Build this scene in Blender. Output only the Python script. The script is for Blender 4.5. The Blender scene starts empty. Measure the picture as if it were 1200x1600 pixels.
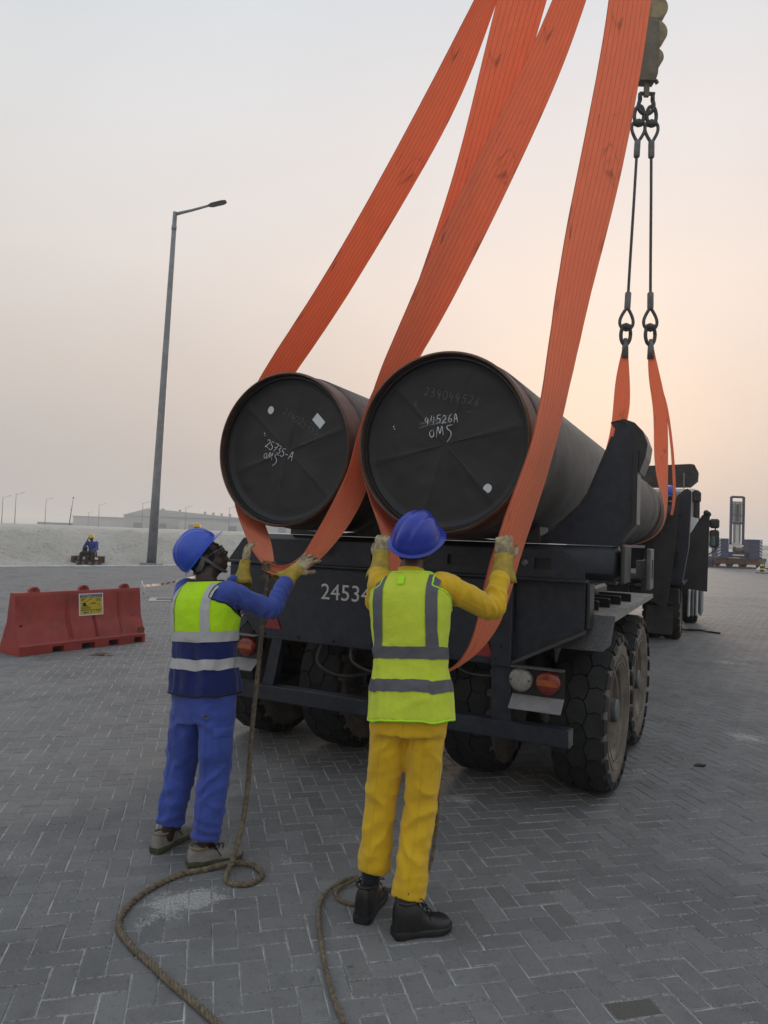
import bpy, math, random
import numpy as np
from mathutils import Vector, Matrix, Quaternion, noise
from mathutils.bvhtree import BVHTree

random.seed(7)
rng = np.random.default_rng(7)
R = math.radians
sc = bpy.context.scene
COL = sc.collection

# ------------------------------------------------------------------ camera
cam_d = bpy.data.cameras.new('camera')
cam_d.sensor_fit = 'VERTICAL'
cam_d.sensor_height = 32.0
cam_d.lens = 1109.0 / 1600.0 * 32.0
cam_d.clip_start = 0.05
cam_d.clip_end = 6000
cam = bpy.data.objects.new('camera', cam_d)
COL.objects.link(cam)
PITCH, ROLL = R(1.96), R(2.1)
cf = Vector((0, math.cos(PITCH), math.sin(PITCH)))
cr0 = Vector((1, 0, 0)); cu0 = cr0.cross(cf)
cr = cr0 * math.cos(ROLL) + cu0 * math.sin(ROLL)
cu = -cr0 * math.sin(ROLL) + cu0 * math.cos(ROLL)
mw = Matrix((cr, cu, -cf)).transposed().to_4x4()
mw.translation = Vector((0, 0, 1.70))
cam.matrix_world = mw
sc.camera = cam

# ------------------------------------------------------------------ world: hazy sky at dusk
SUN_AZ, SUN_EL = R(16), R(9)            # azimuth clockwise from +Y
world = bpy.data.worlds.new('World'); sc.world = world
world.use_nodes = True
wn = world.node_tree; wn.nodes.clear()
def N(nt, t, **kw):
    n = nt.nodes.new(t)
    for k, v in kw.items(): setattr(n, k, v)
    return n
def ramp(nt, stops, interp='LINEAR'):
    n = nt.nodes.new('ShaderNodeValToRGB'); cr_ = n.color_ramp; cr_.interpolation = interp
    while len(cr_.elements) > 1: cr_.elements.remove(cr_.elements[-1])
    cr_.elements[0].position = stops[0][0]; cr_.elements[0].color = (*stops[0][1], 1)
    for p, c in stops[1:]:
        e = cr_.elements.new(p); e.color = (*c, 1)
    return n
def mth(nt, op, a, b=None, c=None):
    n = nt.nodes.new('ShaderNodeMath'); n.operation = op
    for i, v in enumerate((a, b, c)):
        if v is None: continue
        if isinstance(v, (int, float)): n.inputs[i].default_value = v
        else: nt.links.new(v, n.inputs[i])
    return n.outputs[0]
def noise_tex(nt, scale, detail=4, rough=.55, coord=None, dist=0.0):
    n = N(nt, 'ShaderNodeTexNoise'); n.inputs['Scale'].default_value = scale; n.inputs['Detail'].default_value = detail
    n.inputs['Roughness'].default_value = rough; n.inputs['Distortion'].default_value = dist
    if coord is not None: nt.links.new(coord, n.inputs['Vector'])
    return n
sky = N(wn, 'ShaderNodeTexSky', sky_type='NISHITA')
sky.sun_disc = False; sky.sun_elevation = SUN_EL; sky.sun_rotation = SUN_AZ
sky.dust_density = 6.0; sky.air_density = 1.2; sky.ozone_density = 2.0
tcw = N(wn, 'ShaderNodeTexCoord')
sep = N(wn, 'ShaderNodeSeparateXYZ'); wn.links.new(tcw.outputs['Generated'], sep.inputs[0])
elev = mth(wn, 'DIVIDE', mth(wn, 'ARCSINE', sep.outputs['Z']), math.pi / 2)
hz = ramp(wn, [(0.0, (.345, .33, .323)), (.06, (.38, .355, .34)), (.13, (.46, .42, .39)), (.22, (.535, .505, .48)),
               (.33, (.53, .535, .54)), (.45, (.475, .52, .56)), (.65, (.495, .56, .63)), (1.0, (.47, .56, .68))])
wn.links.new(elev, hz.inputs[0])
sd = Vector((math.sin(SUN_AZ) * math.cos(SUN_EL), math.cos(SUN_AZ) * math.cos(SUN_EL), math.sin(SUN_EL)))
dot = N(wn, 'ShaderNodeVectorMath', operation='DOT_PRODUCT'); wn.links.new(tcw.outputs['Generated'], dot.inputs[0]); dot.inputs[1].default_value = sd
glow = mth(wn, 'POWER', mth(wn, 'MAXIMUM', dot.outputs['Value'], 0.0), 7.0)
gcol = N(wn, 'ShaderNodeMix', data_type='RGBA'); gcol.inputs['A'].default_value = (0, 0, 0, 1); gcol.inputs['B'].default_value = (.135, .055, .022, 1)
wn.links.new(glow, gcol.inputs['Factor'])
addg = N(wn, 'ShaderNodeMix', data_type='RGBA', blend_type='ADD'); addg.inputs['Factor'].default_value = 1
hn = noise_tex(wn, 2.2, 4, .55, tcw.outputs['Generated'], .4); hv = N(wn, 'ShaderNodeMapRange'); wn.links.new(hn.outputs[0], hv.inputs[0]); hv.inputs[1].default_value = .3; hv.inputs[2].default_value = .7; hv.inputs[3].default_value = .965; hv.inputs[4].default_value = 1.03
hm = N(wn, 'ShaderNodeVectorMath', operation='SCALE'); wn.links.new(hz.outputs[0], hm.inputs[0]); wn.links.new(hv.outputs[0], hm.inputs['Scale'])
wn.links.new(hm.outputs[0], addg.inputs['A']); wn.links.new(gcol.outputs['Result'], addg.inputs['B'])
skys = N(wn, 'ShaderNodeMix', data_type='RGBA', blend_type='MULTIPLY'); skys.inputs['Factor'].default_value = 1
skys.inputs['B'].default_value = (.07, .07, .07, 1); wn.links.new(sky.outputs[0], skys.inputs['A'])
mixs = N(wn, 'ShaderNodeMix', data_type='RGBA'); mixs.inputs['Factor'].default_value = .95
wn.links.new(skys.outputs['Result'], mixs.inputs['A']); wn.links.new(addg.outputs['Result'], mixs.inputs['B'])
bg = N(wn, 'ShaderNodeBackground'); bg.inputs['Strength'].default_value = 1.0
wo = N(wn, 'ShaderNodeOutputWorld')
wn.links.new(mixs.outputs['Result'], bg.inputs[0]); wn.links.new(bg.outputs[0], wo.inputs[0])

sun_d = bpy.data.lights.new('sun', 'SUN'); sun_d.energy = 0.9; sun_d.angle = R(14); sun_d.color = (1.0, .80, .62)
sun = bpy.data.objects.new('sun', sun_d); COL.objects.link(sun)
sun.rotation_euler = (-sd).to_track_quat('-Z', 'Y').to_euler()

sc.view_settings.view_transform = 'Standard'; sc.view_settings.look = 'None'
sc.view_settings.exposure = 0.52; sc.view_settings.gamma = 1.0; sc.view_settings.use_curve_mapping = False
sc.render.engine = 'CYCLES'
sc.cycles.use_denoising = True
sc.cycles.max_bounces = 6; sc.cycles.diffuse_bounces = 3; sc.cycles.glossy_bounces = 3
sc.cycles.transmission_bounces = 4; sc.cycles.volume_bounces = 1; sc.cycles.caustics_reflective = False; sc.cycles.caustics_refractive = False

# ------------------------------------------------------------------ materials
def new_mat(name):
    m = bpy.data.materials.new(name); m.use_nodes = True
    nt = m.node_tree; b = nt.nodes['Principled BSDF']
    return m, nt, b
def mixc(nt, fac, a, b, blend='MIX'):
    n = N(nt, 'ShaderNodeMix', data_type='RGBA', blend_type=blend)
    for s, v in (('Factor', fac), ('A', a), ('B', b)):
        if isinstance(v, (int, float)): n.inputs[s].default_value = v
        elif isinstance(v, tuple): n.inputs[s].default_value = (*v[:3], 1)
        else: nt.links.new(v, n.inputs[s])
    return n.outputs['Result']
def sc_col(c, f): return tuple(max(0, min(1, x * f)) for x in c)
def smooth(nt, v, lo, hi):
    n = N(nt, 'ShaderNodeMapRange', interpolation_type='SMOOTHSTEP'); nt.links.new(v, n.inputs[0])
    n.inputs[1].default_value = lo; n.inputs[2].default_value = hi
    return n.outputs[0]
def bump(nt, b, h, strength=.2, dist=.01):
    n = N(nt, 'ShaderNodeBump'); n.inputs['Strength'].default_value = strength; n.inputs['Distance'].default_value = dist
    nt.links.new(h, n.inputs['Height']); nt.links.new(n.outputs[0], b.inputs['Normal']); return n
def pmat(name, col, rough=.6, metal=0.0, var=.2, vs=5.0, bumps=.15, bs=60.0, bd=.004, dust=0.0, dcol=(.28, .25, .21), dscale=9.0, spec=.5, obj=False, rust=0.0, scratch=0.0, coat=0.0):
    m, nt, b = new_mat(name)
    geo = N(nt, 'ShaderNodeNewGeometry')
    if obj: pos = N(nt, 'ShaderNodeTexCoord').outputs['Object']
    else: pos = geo.outputs['Position']
    n1 = noise_tex(nt, vs, 5, .6, pos)
    c = mixc(nt, smooth(nt, n1.outputs[0], .3, .7), sc_col(col, 1 - var), sc_col(col, 1 + var))
    if rust > 0:
        n3 = noise_tex(nt, 7.0, 8, .7, pos)
        c = mixc(nt, mth(nt, 'MULTIPLY', smooth(nt, n3.outputs[0], .52, .68), rust), c, (.10, .045, .022))
    if scratch > 0:
        mp = N(nt, 'ShaderNodeMapping'); nt.links.new(pos, mp.inputs[0]); mp.inputs['Scale'].default_value = (3, 3, 40)
        n4 = noise_tex(nt, 6.0, 6, .75, mp.outputs[0])
        c = mixc(nt, mth(nt, 'MULTIPLY', smooth(nt, n4.outputs[0], .6, .72), scratch), c, sc_col(col, 3.0))
    if dust > 0:
        n2 = noise_tex(nt, dscale, 6, .65, pos)
        sepn = N(nt, 'ShaderNodeSeparateXYZ'); nt.links.new(geo.outputs['Normal'], sepn.inputs[0])
        up = mth(nt, 'MULTIPLY_ADD', sepn.outputs['Z'], .45, .55)
        f = mth(nt, 'MULTIPLY', mth(nt, 'MULTIPLY', smooth(nt, n2.outputs[0], .35, .75), up), dust)
        c = mixc(nt, f, c, dcol)
        rr = mth(nt, 'MULTIPLY_ADD', f, .35, rough)
        nt.links.new(rr, b.inputs['Roughness'])
    else:
        b.inputs['Roughness'].default_value = rough
    nt.links.new(c, b.inputs['Base Color'])
    b.inputs['Metallic'].default_value = metal; b.inputs['Specular IOR Level'].default_value = spec
    b.inputs['Coat Weight'].default_value = coat
    if bumps > 0:
        nb = noise_tex(nt, bs, 4, .6, pos); bump(nt, b, nb.outputs[0], bumps, bd)
    return m

MT = {}
MT['paint'] = pmat('navy_trailer_paint', (.011, .016, .027), .45, 0, .25, 4, .3, 45, .003, dust=.30, dcol=(.085, .088, .095), dscale=16, scratch=.2, rust=.12)
MT['paint_black'] = pmat('black_trailer_paint', (.012, .013, .016), .40, 0, .25, 4, .2, 60, .002, dust=.22, dcol=(.10, .09, .08))
MT['steel_dust'] = pmat('dusty_steel', (.035, .038, .045), .5, .2, .2, 6, .5, 130, .003, dust=.55, dcol=(.30, .285, .26), dscale=170)
MT['tray'] = pmat('grey_primer_tray', (.24, .24, .245), .6, 0, .2, 6, .15, 60, .002)
MT['deckdust'] = pmat('dust_covered_deck', (.20, .19, .175), .85, 0, .2, 8, .5, 140, .003, dust=.9, dcol=(.40, .38, .345), dscale=12)
MT['plate'] = pmat('scuffed_black_plate', (.020, .020, .020), .5, 0, .3, 3, .3, 40, .003, dust=.5, dcol=(.10, .095, .088), dscale=2.2)
MT['lightsteel'] = pmat('worn_grey_steel', (.12, .123, .128), .5, .4, .25, 9, .2, 60, .002, dust=.3)
MT['galv'] = pmat('galvanised_steel', (.22, .235, .25), .5, .5, .15, 3, .05, 40, .001)
MT['rubber'] = pmat('black_tyre_rubber', (.013, .014, .015), .7, 0, .3, 9, .35, 90, .003, dust=.12, dcol=(.09, .085, .08))
MT['sidewall'] = pmat('dusty_tyre_sidewall', (.12, .105, .088), .9, 0, .25, 9, .35, 90, .003, dust=1.0, dcol=(.30, .26, .21), dscale=6)
MT['rimmat'] = pmat('dusty_wheel_rim', (.13, .112, .092), .75, .1, .3, 9, .25, 60, .003, dust=.9, dcol=(.27, .235, .19), dscale=7, rust=.35)
MT['pipe_coat'] = pmat('black_pipe_coating', (.036, .034, .033), .58, 0, .35, 2.5, .5, 110, .003, dust=1.0, dcol=(.235, .22, .205), dscale=5, scratch=.5)  # real dust, its colour lightened further to paint in sky glare on the barrel
MT['pipe_steel'] = pmat('rusty_bare_pipe_steel', (.115, .068, .050), .55, .3, .35, 8, .3, 90, .002, rust=.5, dust=.25, dcol=(.12, .09, .075))
MT['cap'] = pmat('black_pipe_end_cap', (.0070, .0078, .0098), .5, 0, .3, 6, .4, 150, .0015, dust=.20, dcol=(.036, .038, .044), dscale=7)
MT['chalk'] = pmat('white_chalk', (.62, .64, .68), .9, 0, .2, 60, 0)
MT['chalk_faint'] = pmat('faint_chalk', (.13, .13, .135), .9, 0, .3, 60, 0)
MT['sticker'] = pmat('white_sticker', (.60, .66, .68), .6, 0, .06, 30, .02)
MT['white'] = pmat('white_paint', (.72, .72, .70), .5, 0, .08, 6, .04, 60, .002, dust=.25)
MT['whitepaint_letters'] = pmat('white_lettering_paint', (.62, .62, .60), .6, 0, .12, 30, 0)
MT['cabwhite'] = pmat('white_cab_paint', (.66, .67, .68), .35, 0, .06, 3, .02, 60, .001, dust=.25)
MT['darkplastic'] = pmat('dark_plastic', (.022, .022, .024), .5, 0, .2, 6, .08, 80, .001, dust=.2)
MT['redlens'] = pmat('red_lamp_lens', (.20, .02, .012), .3, 0, .25, 40, .2, 120, .001, dust=.25, dcol=(.2, .15, .12), coat=.3)
MT['orangelens'] = pmat('orange_lamp_lens', (.36, .085, .02), .3, 0, .2, 40, .2, 120, .001, dust=.2, dcol=(.2, .15, .12), coat=.3)
MT['whitelens'] = pmat('clear_lamp_lens', (.28, .27, .25), .3, 0, .2, 40, .2, 120, .001, dust=.5, dcol=(.3, .27, .24), coat=.3)
MT['reflector'] = pmat('red_reflector', (.24, .018, .018), .35, 0, .15, 30, .1, 200, .001)
MT['barrier'] = pmat('red_barrier_plastic', (.29, .034, .027), .55, 0, .22, 3, .2, 50, .002, dust=.24, dcol=(.34, .14, .11), dscale=9, scratch=.25)
MT['blue_helmet'] = pmat('blue_helmet_plastic', (.010, .032, .36), .28, 0, .06, 6, .02, 30, .001, dust=.08, dcol=(.2, .22, .4), coat=.2)
MT['royal_helmet'] = pmat('royal_blue_helmet_plastic', (.012, .060, .46), .32, 0, .06, 6, .02, 30, .001, dust=.10, dcol=(.25, .3, .5), coat=.15)
MT['yellow_helmet'] = pmat('yellow_helmet_plastic', (.62, .40, .02), .4, 0, .06, 6, .02, 30, .001)
MT['skin'] = pmat('dark_brown_skin', (.030, .016, .011), .48, 0, .2, 20, .15, 200, .001)
MT['skin2'] = pmat('brown_skin', (.075, .038, .024), .5, 0, .2, 20, .15, 200, .001)
MT['hair'] = pmat('black_hair', (.008, .007, .007), .9, 0, .4, 90, .8, 160, .004)
MT['glove_grey'] = pmat('grey_glove_leather', (.31, .255, .15), .85, 0, .5, 28, .5, 110, .004)
MT['glove_yellow'] = pmat('yellow_glove_cuff', (.40, .29, .035), .8, 0, .25, 22, .35, 120, .003, dust=.15)
MT['shoe_grey'] = pmat('grey_suede', (.21, .20, .185), .85, 0, .2, 18, .35, 120, .003)
MT['shoe_black'] = pmat('black_leather', (.010, .010, .011), .45, 0, .3, 30, .3, 120, .003, dust=.15, dcol=(.06, .055, .05))
MT['sole_green'] = pmat('olive_sole', (.055, .06, .03), .8, 0, .3, 14, .3, 80, .003)
MT['lace'] = pmat('black_lace', (.006, .006, .006), .9, 0, .2, 60, .3, 300, .001)
MT['cuff_tan'] = pmat('tan_lining', (.22, .17, .115), .9, 0, .2, 30, .3, 120, .003)
MT['rope'] = pmat('brown_rope_fibre', (.150, .120, .080), .95, 0, .4, 40, .6, 260, .003)
MT['sign_yellow'] = pmat('yellow_sign_print', (.55, .42, .035), .6, 0, .1, 12, 0)
MT['black_print'] = pmat('black_print', (.012, .012, .012), .7, 0, .1, 12, 0)
MT['white_plain'] = pmat('white_sheet', (.68, .68, .66), .7, 0, .06, 12, 0)
MT['tape_red'] = pmat('red_tape_plastic', (.42, .035, .03), .5, 0, .1, 12, 0)
MT['wood'] = pmat('old_pallet_wood', (.085, .045, .028), .85, 0, .4, 12, .4, 60, .003)
MT['sandbag'] = pmat('ochre_plastic_bag', (.38, .24, .09), .8, 0, .35, 6, .4, 30, .006)
MT['hook_yellow'] = pmat('dull_yellow_hook_paint', (.125, .105, .075), .6, .1, .25, 5, .2, 60, .002, dust=.3)
MT['sheave'] = pmat('lit_ochre_sheave', (.24, .195, .10), .55, .1, .3, 6, .2, 60, .002, dust=.3)  # yellowish cheeks, colour lightened over the body to paint in their lit look
MT['chain'] = pmat('dark_forged_steel', (.055, .055, .058), .5, .6, .3, 12, .3, 80, .002, dust=.2)
MT['wire'] = pmat('steel_wire_rope', (.075, .075, .078), .5, .6, .3, 30, .6, 200, .002)
MT['far_wall'] = pmat('pale_warehouse_cladding', (.42, .43, .43), .8, 0, .08, .08, 0)
MT['far_roof'] = pmat('grey_warehouse_roof', (.38, .40, .41), .7, 0, .08, .1, 0)
MT['far_door'] = pmat('blue_grey_door', (.17, .22, .26), .7, 0, .1, .3, 0)
MT['crane_blue'] = pmat('blue_crane_paint', (.028, .045, .11), .5, 0, .15, 1.0, .05)
MT['crane_red'] = pmat('red_brown_crane_deck', (.17, .055, .035), .6, 0, .25, 1.0, .05)
MT['crane_pale'] = pmat('pale_boom_steel', (.62, .62, .58), .55, .1, .1, 1.0, .05)
MT['crane_grey'] = pmat('grey_winch_steel', (.10, .10, .10), .6, .2, .2, 1.5, .05)
MT['yellow_black'] = pmat('black_band', (.02, .02, .02), .6)
MT['concrete'] = pmat('pale_concrete', (.38, .37, .35), .85, 0, .15, 3, .2, 30, .004)
MT['kerbwhite'] = pmat('white_kerb_paint', (.60, .60, .58), .75, 0, .2, 2, .1, 20, .004)
MT['scrub'] = pmat('dark_scrub', (.06, .065, .06), .9, 0, .4, .2, 0)
MT['glass_mirror'] = pmat('mirror_glass', (.25, .36, .35), .1, .8, .05, 6, 0)
MT['strap_black'] = pmat('black_vest_piping', (.012, .012, .014), .8, 0, .1, 20, .2, 200, .001)

def fabric(name, col, var=.12, rough=.85, weave=900, bumps=.25, trans=0.0, sheen=.2, grime=.25, gcol=None):
    m, nt, b = new_mat(name)
    pos = N(nt, 'ShaderNodeNewGeometry').outputs['Position']
    n1 = noise_tex(nt, 7, 6, .65, pos)
    c = mixc(nt, smooth(nt, n1.outputs[0], .3, .7), sc_col(col, 1 - var), sc_col(col, 1 + var * .6))
    n2 = noise_tex(nt, 18, 8, .75, pos)
    c = mixc(nt, mth(nt, 'MULTIPLY', smooth(nt, n2.outputs[0], .55, .75), grime), c, gcol or sc_col(col, .55))
    n3 = noise_tex(nt, 260, 2, .5, pos)
    c = mixc(nt, mth(nt, 'MULTIPLY', n3.outputs[0], .18), c, sc_col(col, 1.5))
    nt.links.new(c, b.inputs['Base Color']); b.inputs['Roughness'].default_value = rough
    b.inputs['Sheen Weight'].default_value = sheen; b.inputs['Specular IOR Level'].default_value = .25
    n4 = noise_tex(nt, 26, 5, .6, pos, .6)
    rg = N(nt, 'ShaderNodeTexNoise'); rg.noise_type = 'RIDGED_MULTIFRACTAL'; nt.links.new(pos, rg.inputs['Vector']); rg.inputs['Scale'].default_value = 6.5; rg.inputs['Detail'].default_value = 2.5; rg.inputs['Distortion'].default_value = .3
    h = mth(nt, 'ADD', mth(nt, 'MULTIPLY_ADD', n3.outputs[0], .06, n4.outputs[0]), mth(nt, 'MULTIPLY', rg.outputs[0], .55))
    bump(nt, b, h, bumps * 1.5, .014)
    return m
MT['blue_cloth'] = fabric('blue_work_cloth', (.046, .078, .33), .22, grime=.5, gcol=(.10, .125, .32))
MT['navy_cloth'] = fabric('navy_vest_cloth', (.008, .016, .105), .15)
MT['blue_shirt'] = fabric('blue_shirt_cloth', (.035, .06, .24))
MT['dark_cloth'] = fabric('dark_trouser_cloth', (.012, .016, .015))
MT['yellow_cloth'] = fabric('yellow_work_cloth', (.64, .40, .016), .12, grime=.3, gcol=(.44, .25, .014))
MT['lime'] = fabric('lime_hivis_cloth', (.44, .76, .012), .06, grime=.12, sheen=.1)
MT['lime_mesh'] = fabric('yellow_green_mesh_cloth', (.53, .64, .050), .08, grime=.2, sheen=.1)
MT['lime_edge'] = fabric('lime_edging', (.42, .82, .03), .05, grime=.05, sheen=.1)
MT['silver_band'] = fabric('silver_reflective_tape', (.42, .42, .43), .08, rough=.5, grime=.4, gcol=(.12, .12, .13), sheen=0)
MT['grey_band'] = fabric('grey_reflective_tape', (.095, .10, .115), .08, rough=.5, grime=.2, sheen=0)
MT['sock'] = fabric('dark_sock', (.015, .016, .02))

def strap_mat(name, col, stain=.5):
    m, nt, b = new_mat(name)
    uv = N(nt, 'ShaderNodeUVMap').outputs[0]
    s = N(nt, 'ShaderNodeSeparateXYZ'); nt.links.new(uv, s.inputs[0])
    pos = N(nt, 'ShaderNodeNewGeometry').outputs['Position']
    # stitched lines running lengthwise
    fr = mth(nt, 'FRACT', mth(nt, 'MULTIPLY_ADD', s.outputs['X'], 9.0, .5))
    line = mth(nt, 'LESS_THAN', mth(nt, 'ABSOLUTE', mth(nt, 'SUBTRACT', fr, .5)), .045)
    mp = N(nt, 'ShaderNodeMapping'); nt.links.new(uv, mp.inputs[0]); mp.inputs['Scale'].default_value = (14, 2.2, 1)
    n1 = noise_tex(nt, 3.0, 5, .6, mp.outputs[0])
    c = mixc(nt, smooth(nt, n1.outputs[0], .3, .7), sc_col(col, .92), sc_col(col, 1.06))
    mp2 = N(nt, 'ShaderNodeMapping'); nt.links.new(uv, mp2.inputs[0]); mp2.inputs['Scale'].default_value = (1.6, 1.5, 1)
    n2 = noise_tex(nt, 1.7, 3, .55, mp2.outputs[0], 1.2)
    c = mixc(nt, mth(nt, 'MULTIPLY', smooth(nt, n2.outputs[0], .60, .74), stain), c, (.10, .038, .025))
    # faint cross creases
    mp3 = N(nt, 'ShaderNodeMapping'); nt.links.new(uv, mp3.inputs[0]); mp3.inputs['Scale'].default_value = (1.2, 30, 1)
    n5 = noise_tex(nt, 1.0, 4, .7, mp3.outputs[0])
    c = mixc(nt, mth(nt, 'MULTIPLY', smooth(nt, n5.outputs[0], .62, .75), .25), c, sc_col(col, 1.6))
    c = mixc(nt, mth(nt, 'MULTIPLY', line, .50), c, (.16, .035, .02))
    nt.links.new(c, b.inputs['Base Color']); b.inputs['Roughness'].default_value = .75
    b.inputs['Sheen Weight'].default_value = .15; b.inputs['Specular IOR Level'].default_value = .3
    wv = noise_tex(nt, 350, 2, .5, pos)
    hh = mth(nt, 'ADD', mth(nt, 'MULTIPLY_ADD', wv.outputs[0], .25, n1.outputs[0]), mth(nt, 'MULTIPLY', line, -.7))
    bump(nt, b, hh, .35, .005)
    tr = N(nt, 'ShaderNodeBsdfTranslucent'); nt.links.new(c, tr.inputs[0])
    mx = N(nt, 'ShaderNodeMixShader'); mx.inputs[0].default_value = .48
    out = nt.nodes['Material Output']
    nt.links.new(b.outputs[0], mx.inputs[1]); nt.links.new(tr.outputs[0], mx.inputs[2]); nt.links.new(mx.outputs[0], out.inputs[0])
    return m
MT['strap'] = strap_mat('orange_webbing', (.98, .345, .19), .42)

def sand_mat():
    m, nt, b = new_mat('pale_desert_sand')
    pos = N(nt, 'ShaderNodeNewGeometry').outputs['Position']
    n1 = noise_tex(nt, .25, 6, .6, pos); n2 = noise_tex(nt, 2.2, 8, .72, pos); n3 = noise_tex(nt, 9, 6, .7, pos)
    c = mixc(nt, smooth(nt, n1.outputs[0], .3, .7), (.50, .47, .42), (.60, .57, .52))
    c = mixc(nt, mth(nt, 'MULTIPLY', smooth(nt, n2.outputs[0], .52, .72), .45), c, (.25, .225, .19))
    c = mixc(nt, mth(nt, 'MULTIPLY', smooth(nt, n3.outputs[0], .54, .66), .65), c, (.17, .155, .135))
    nt.links.new(c, b.inputs['Base Color']); b.inputs['Roughness'].default_value = .95; b.inputs['Specular IOR Level'].default_value = .1
    h = mth(nt, 'ADD', mth(nt, 'MULTIPLY', n2.outputs[0], 1.0), mth(nt, 'MULTIPLY', n3.outputs[0], .4))
    bump(nt, b, h, .9, .22)
    return m
MT['sand'] = sand_mat()

STAINS = [(-.90, 3.27, .22, .55), (-.74, 3.37, .16, .5), (-.98, 3.05, .16, .3), (.57, 4.70, .20, .5), (3.35, 6.5, .45, .45), (2.15, 4.6, .25, .25), (5.2, 10.7, .5, .4),
          (-1.3, 3.9, .22, .25), (2.0, 5.4, .22, .35), (2.9, 5.1, .3, .25), (-.45, 3.75, .22, .3), (7.5, 13.0, 1.2, .35), (-.2, 2.9, .25, .12)]
def paver_mat(name, mode, tint=None, edge=False):
    m, nt, b = new_mat(name)
    geo = N(nt, 'ShaderNodeNewGeometry'); pos = geo.outputs['Position']
    if mode == 'island': rnd = geo.outputs['Random Per Island']
    elif mode == 'object': rnd = N(nt, 'ShaderNodeObjectInfo').outputs['Random']
    else: rnd = None
    base0, base1 = (.126, .127, .130), (.192, .192, .194)
    n1 = noise_tex(nt, .55, 5, .6, pos); n2 = noise_tex(nt, 30, 6, .75, pos); n3 = noise_tex(nt, 240, 3, .7, pos); n4 = noise_tex(nt, 5, 6, .7, pos)
    if rnd is not None:
        c = mixc(nt, rnd, base0, base1)
        hs = mth(nt, 'FRACT', mth(nt, 'MULTIPLY', rnd, 17.31))
        c = mixc(nt, mth(nt, 'MULTIPLY', hs, .35), c, (.135, .122, .112))
    else:
        br = N(nt, 'ShaderNodeTexBrick'); mp = N(nt, 'ShaderNodeMapping'); nt.links.new(pos, mp.inputs[0]); mp.inputs['Rotation'].default_value = (0, 0, R(-14 - 45))
        nt.links.new(mp.outputs[0], br.inputs['Vector'])
        br.inputs['Color1'].default_value = (*base0, 1); br.inputs['Color2'].default_value = (*base1, 1); br.inputs['Mortar'].default_value = (.20, .19, .175, 1)
        br.inputs['Scale'].default_value = 1.0; br.inputs['Brick Width'].default_value = .2; br.inputs['Row Height'].default_value = .1; br.inputs['Mortar Size'].default_value = .003
        c = br.outputs['Color']
    if tint: c = mixc(nt, .85, c, tint)
    c = mixc(nt, mth(nt, 'MULTIPLY', smooth(nt, n1.outputs[0], .38, .62), .45), c, (.185, .185, .185), 'MIX')
    n7 = noise_tex(nt, .9, 4, .6, pos)
    c = mixc(nt, mth(nt, 'MULTIPLY', smooth(nt, n7.outputs[0], .50, .68), .5), c, (.075, .077, .082))
    c = mixc(nt, mth(nt, 'MULTIPLY', smooth(nt, n4.outputs[0], .48, .72), .40), c, (.085, .086, .090))
    c = mixc(nt, mth(nt, 'MULTIPLY', smooth(nt, n2.outputs[0], .53, .66), .55), c, (.065, .066, .070))
    c = mixc(nt, mth(nt, 'MULTIPLY', smooth(nt, n3.outputs[0], .52, .68), .55), c, (.30, .295, .29))
    n6 = noise_tex(nt, 11, 3, .5, pos)
    c = mixc(nt, mth(nt, 'MULTIPLY', smooth(nt, n6.outputs[0], .70, .78), .6), c, (.035, .035, .037))
    if edge:
        pres = smooth(nt, noise_tex(nt, 2.3, 4, .65, pos).outputs[0], .36, .60)
        c = mixc(nt, mth(nt, 'MULTIPLY', smooth(nt, noise_tex(nt, 60, 5, .75, pos).outputs[0], .42, .60), mth(nt, 'MULTIPLY_ADD', pres, .70, .30)), c, (.335, .33, .318))
    # lime spills: chalky white with a ragged outline
    sepp = N(nt, 'ShaderNodeSeparateXYZ'); nt.links.new(pos, sepp.inputs[0])
    sp = noise_tex(nt, 16, 9, .8, pos); fleck = noise_tex(nt, 70, 4, .7, pos)
    tot = None
    for (x, y, r, a) in STAINS:
        dx = mth(nt, 'SUBTRACT', sepp.outputs['X'], x); dy = mth(nt, 'SUBTRACT', sepp.outputs['Y'], y)
        d = mth(nt, 'DIVIDE', mth(nt, 'SQRT', mth(nt, 'ADD', mth(nt, 'MULTIPLY', dx, dx), mth(nt, 'MULTIPLY', dy, dy))), r)
        f = mth(nt, 'MULTIPLY', mth(nt, 'MAXIMUM', mth(nt, 'SUBTRACT', 1.0, d), 0.0), a)
        tot = f if tot is None else mth(nt, 'ADD', tot, f)
    k = smooth(nt, mth(nt, 'ADD', mth(nt, 'ADD', tot, mth(nt, 'MULTIPLY', sp.outputs[0], 1.1)), mth(nt, 'MULTIPLY', fleck.outputs[0], .55)), 1.08, 1.26)
    k = mth(nt, 'MULTIPLY', k, mth(nt, 'MINIMUM', mth(nt, 'MULTIPLY', tot, 3.0), .8))
    k = mth(nt, 'MULTIPLY', k, mth(nt, 'MULTIPLY_ADD', smooth(nt, noise_tex(nt, 120, 4, .75, pos).outputs[0], .42, .56), .85, .15))
    c = mixc(nt, k, c, (.52, .51, .49))
    fl2 = noise_tex(nt, 42, 3, .6, pos)
    c = mixc(nt, mth(nt, 'MULTIPLY', smooth(nt, fl2.outputs[0], .735, .76), .6), c, (.36, .35, .33))
    nt.links.new(c, b.inputs['Base Color'])
    rg = mth(nt, 'MULTIPLY_ADD', n4.outputs[0], .25, .62); nt.links.new(rg, b.inputs['Roughness'])
    b.inputs['Specular IOR Level'].default_value = .4
    h = mth(nt, 'ADD', mth(nt, 'MULTIPLY', n3.outputs[0], .3), n2.outputs[0])
    bump(nt, b, h, .75, .004)
    return m
MT['paver_obj'] = paver_mat('grey_block_paver', 'object')
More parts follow.
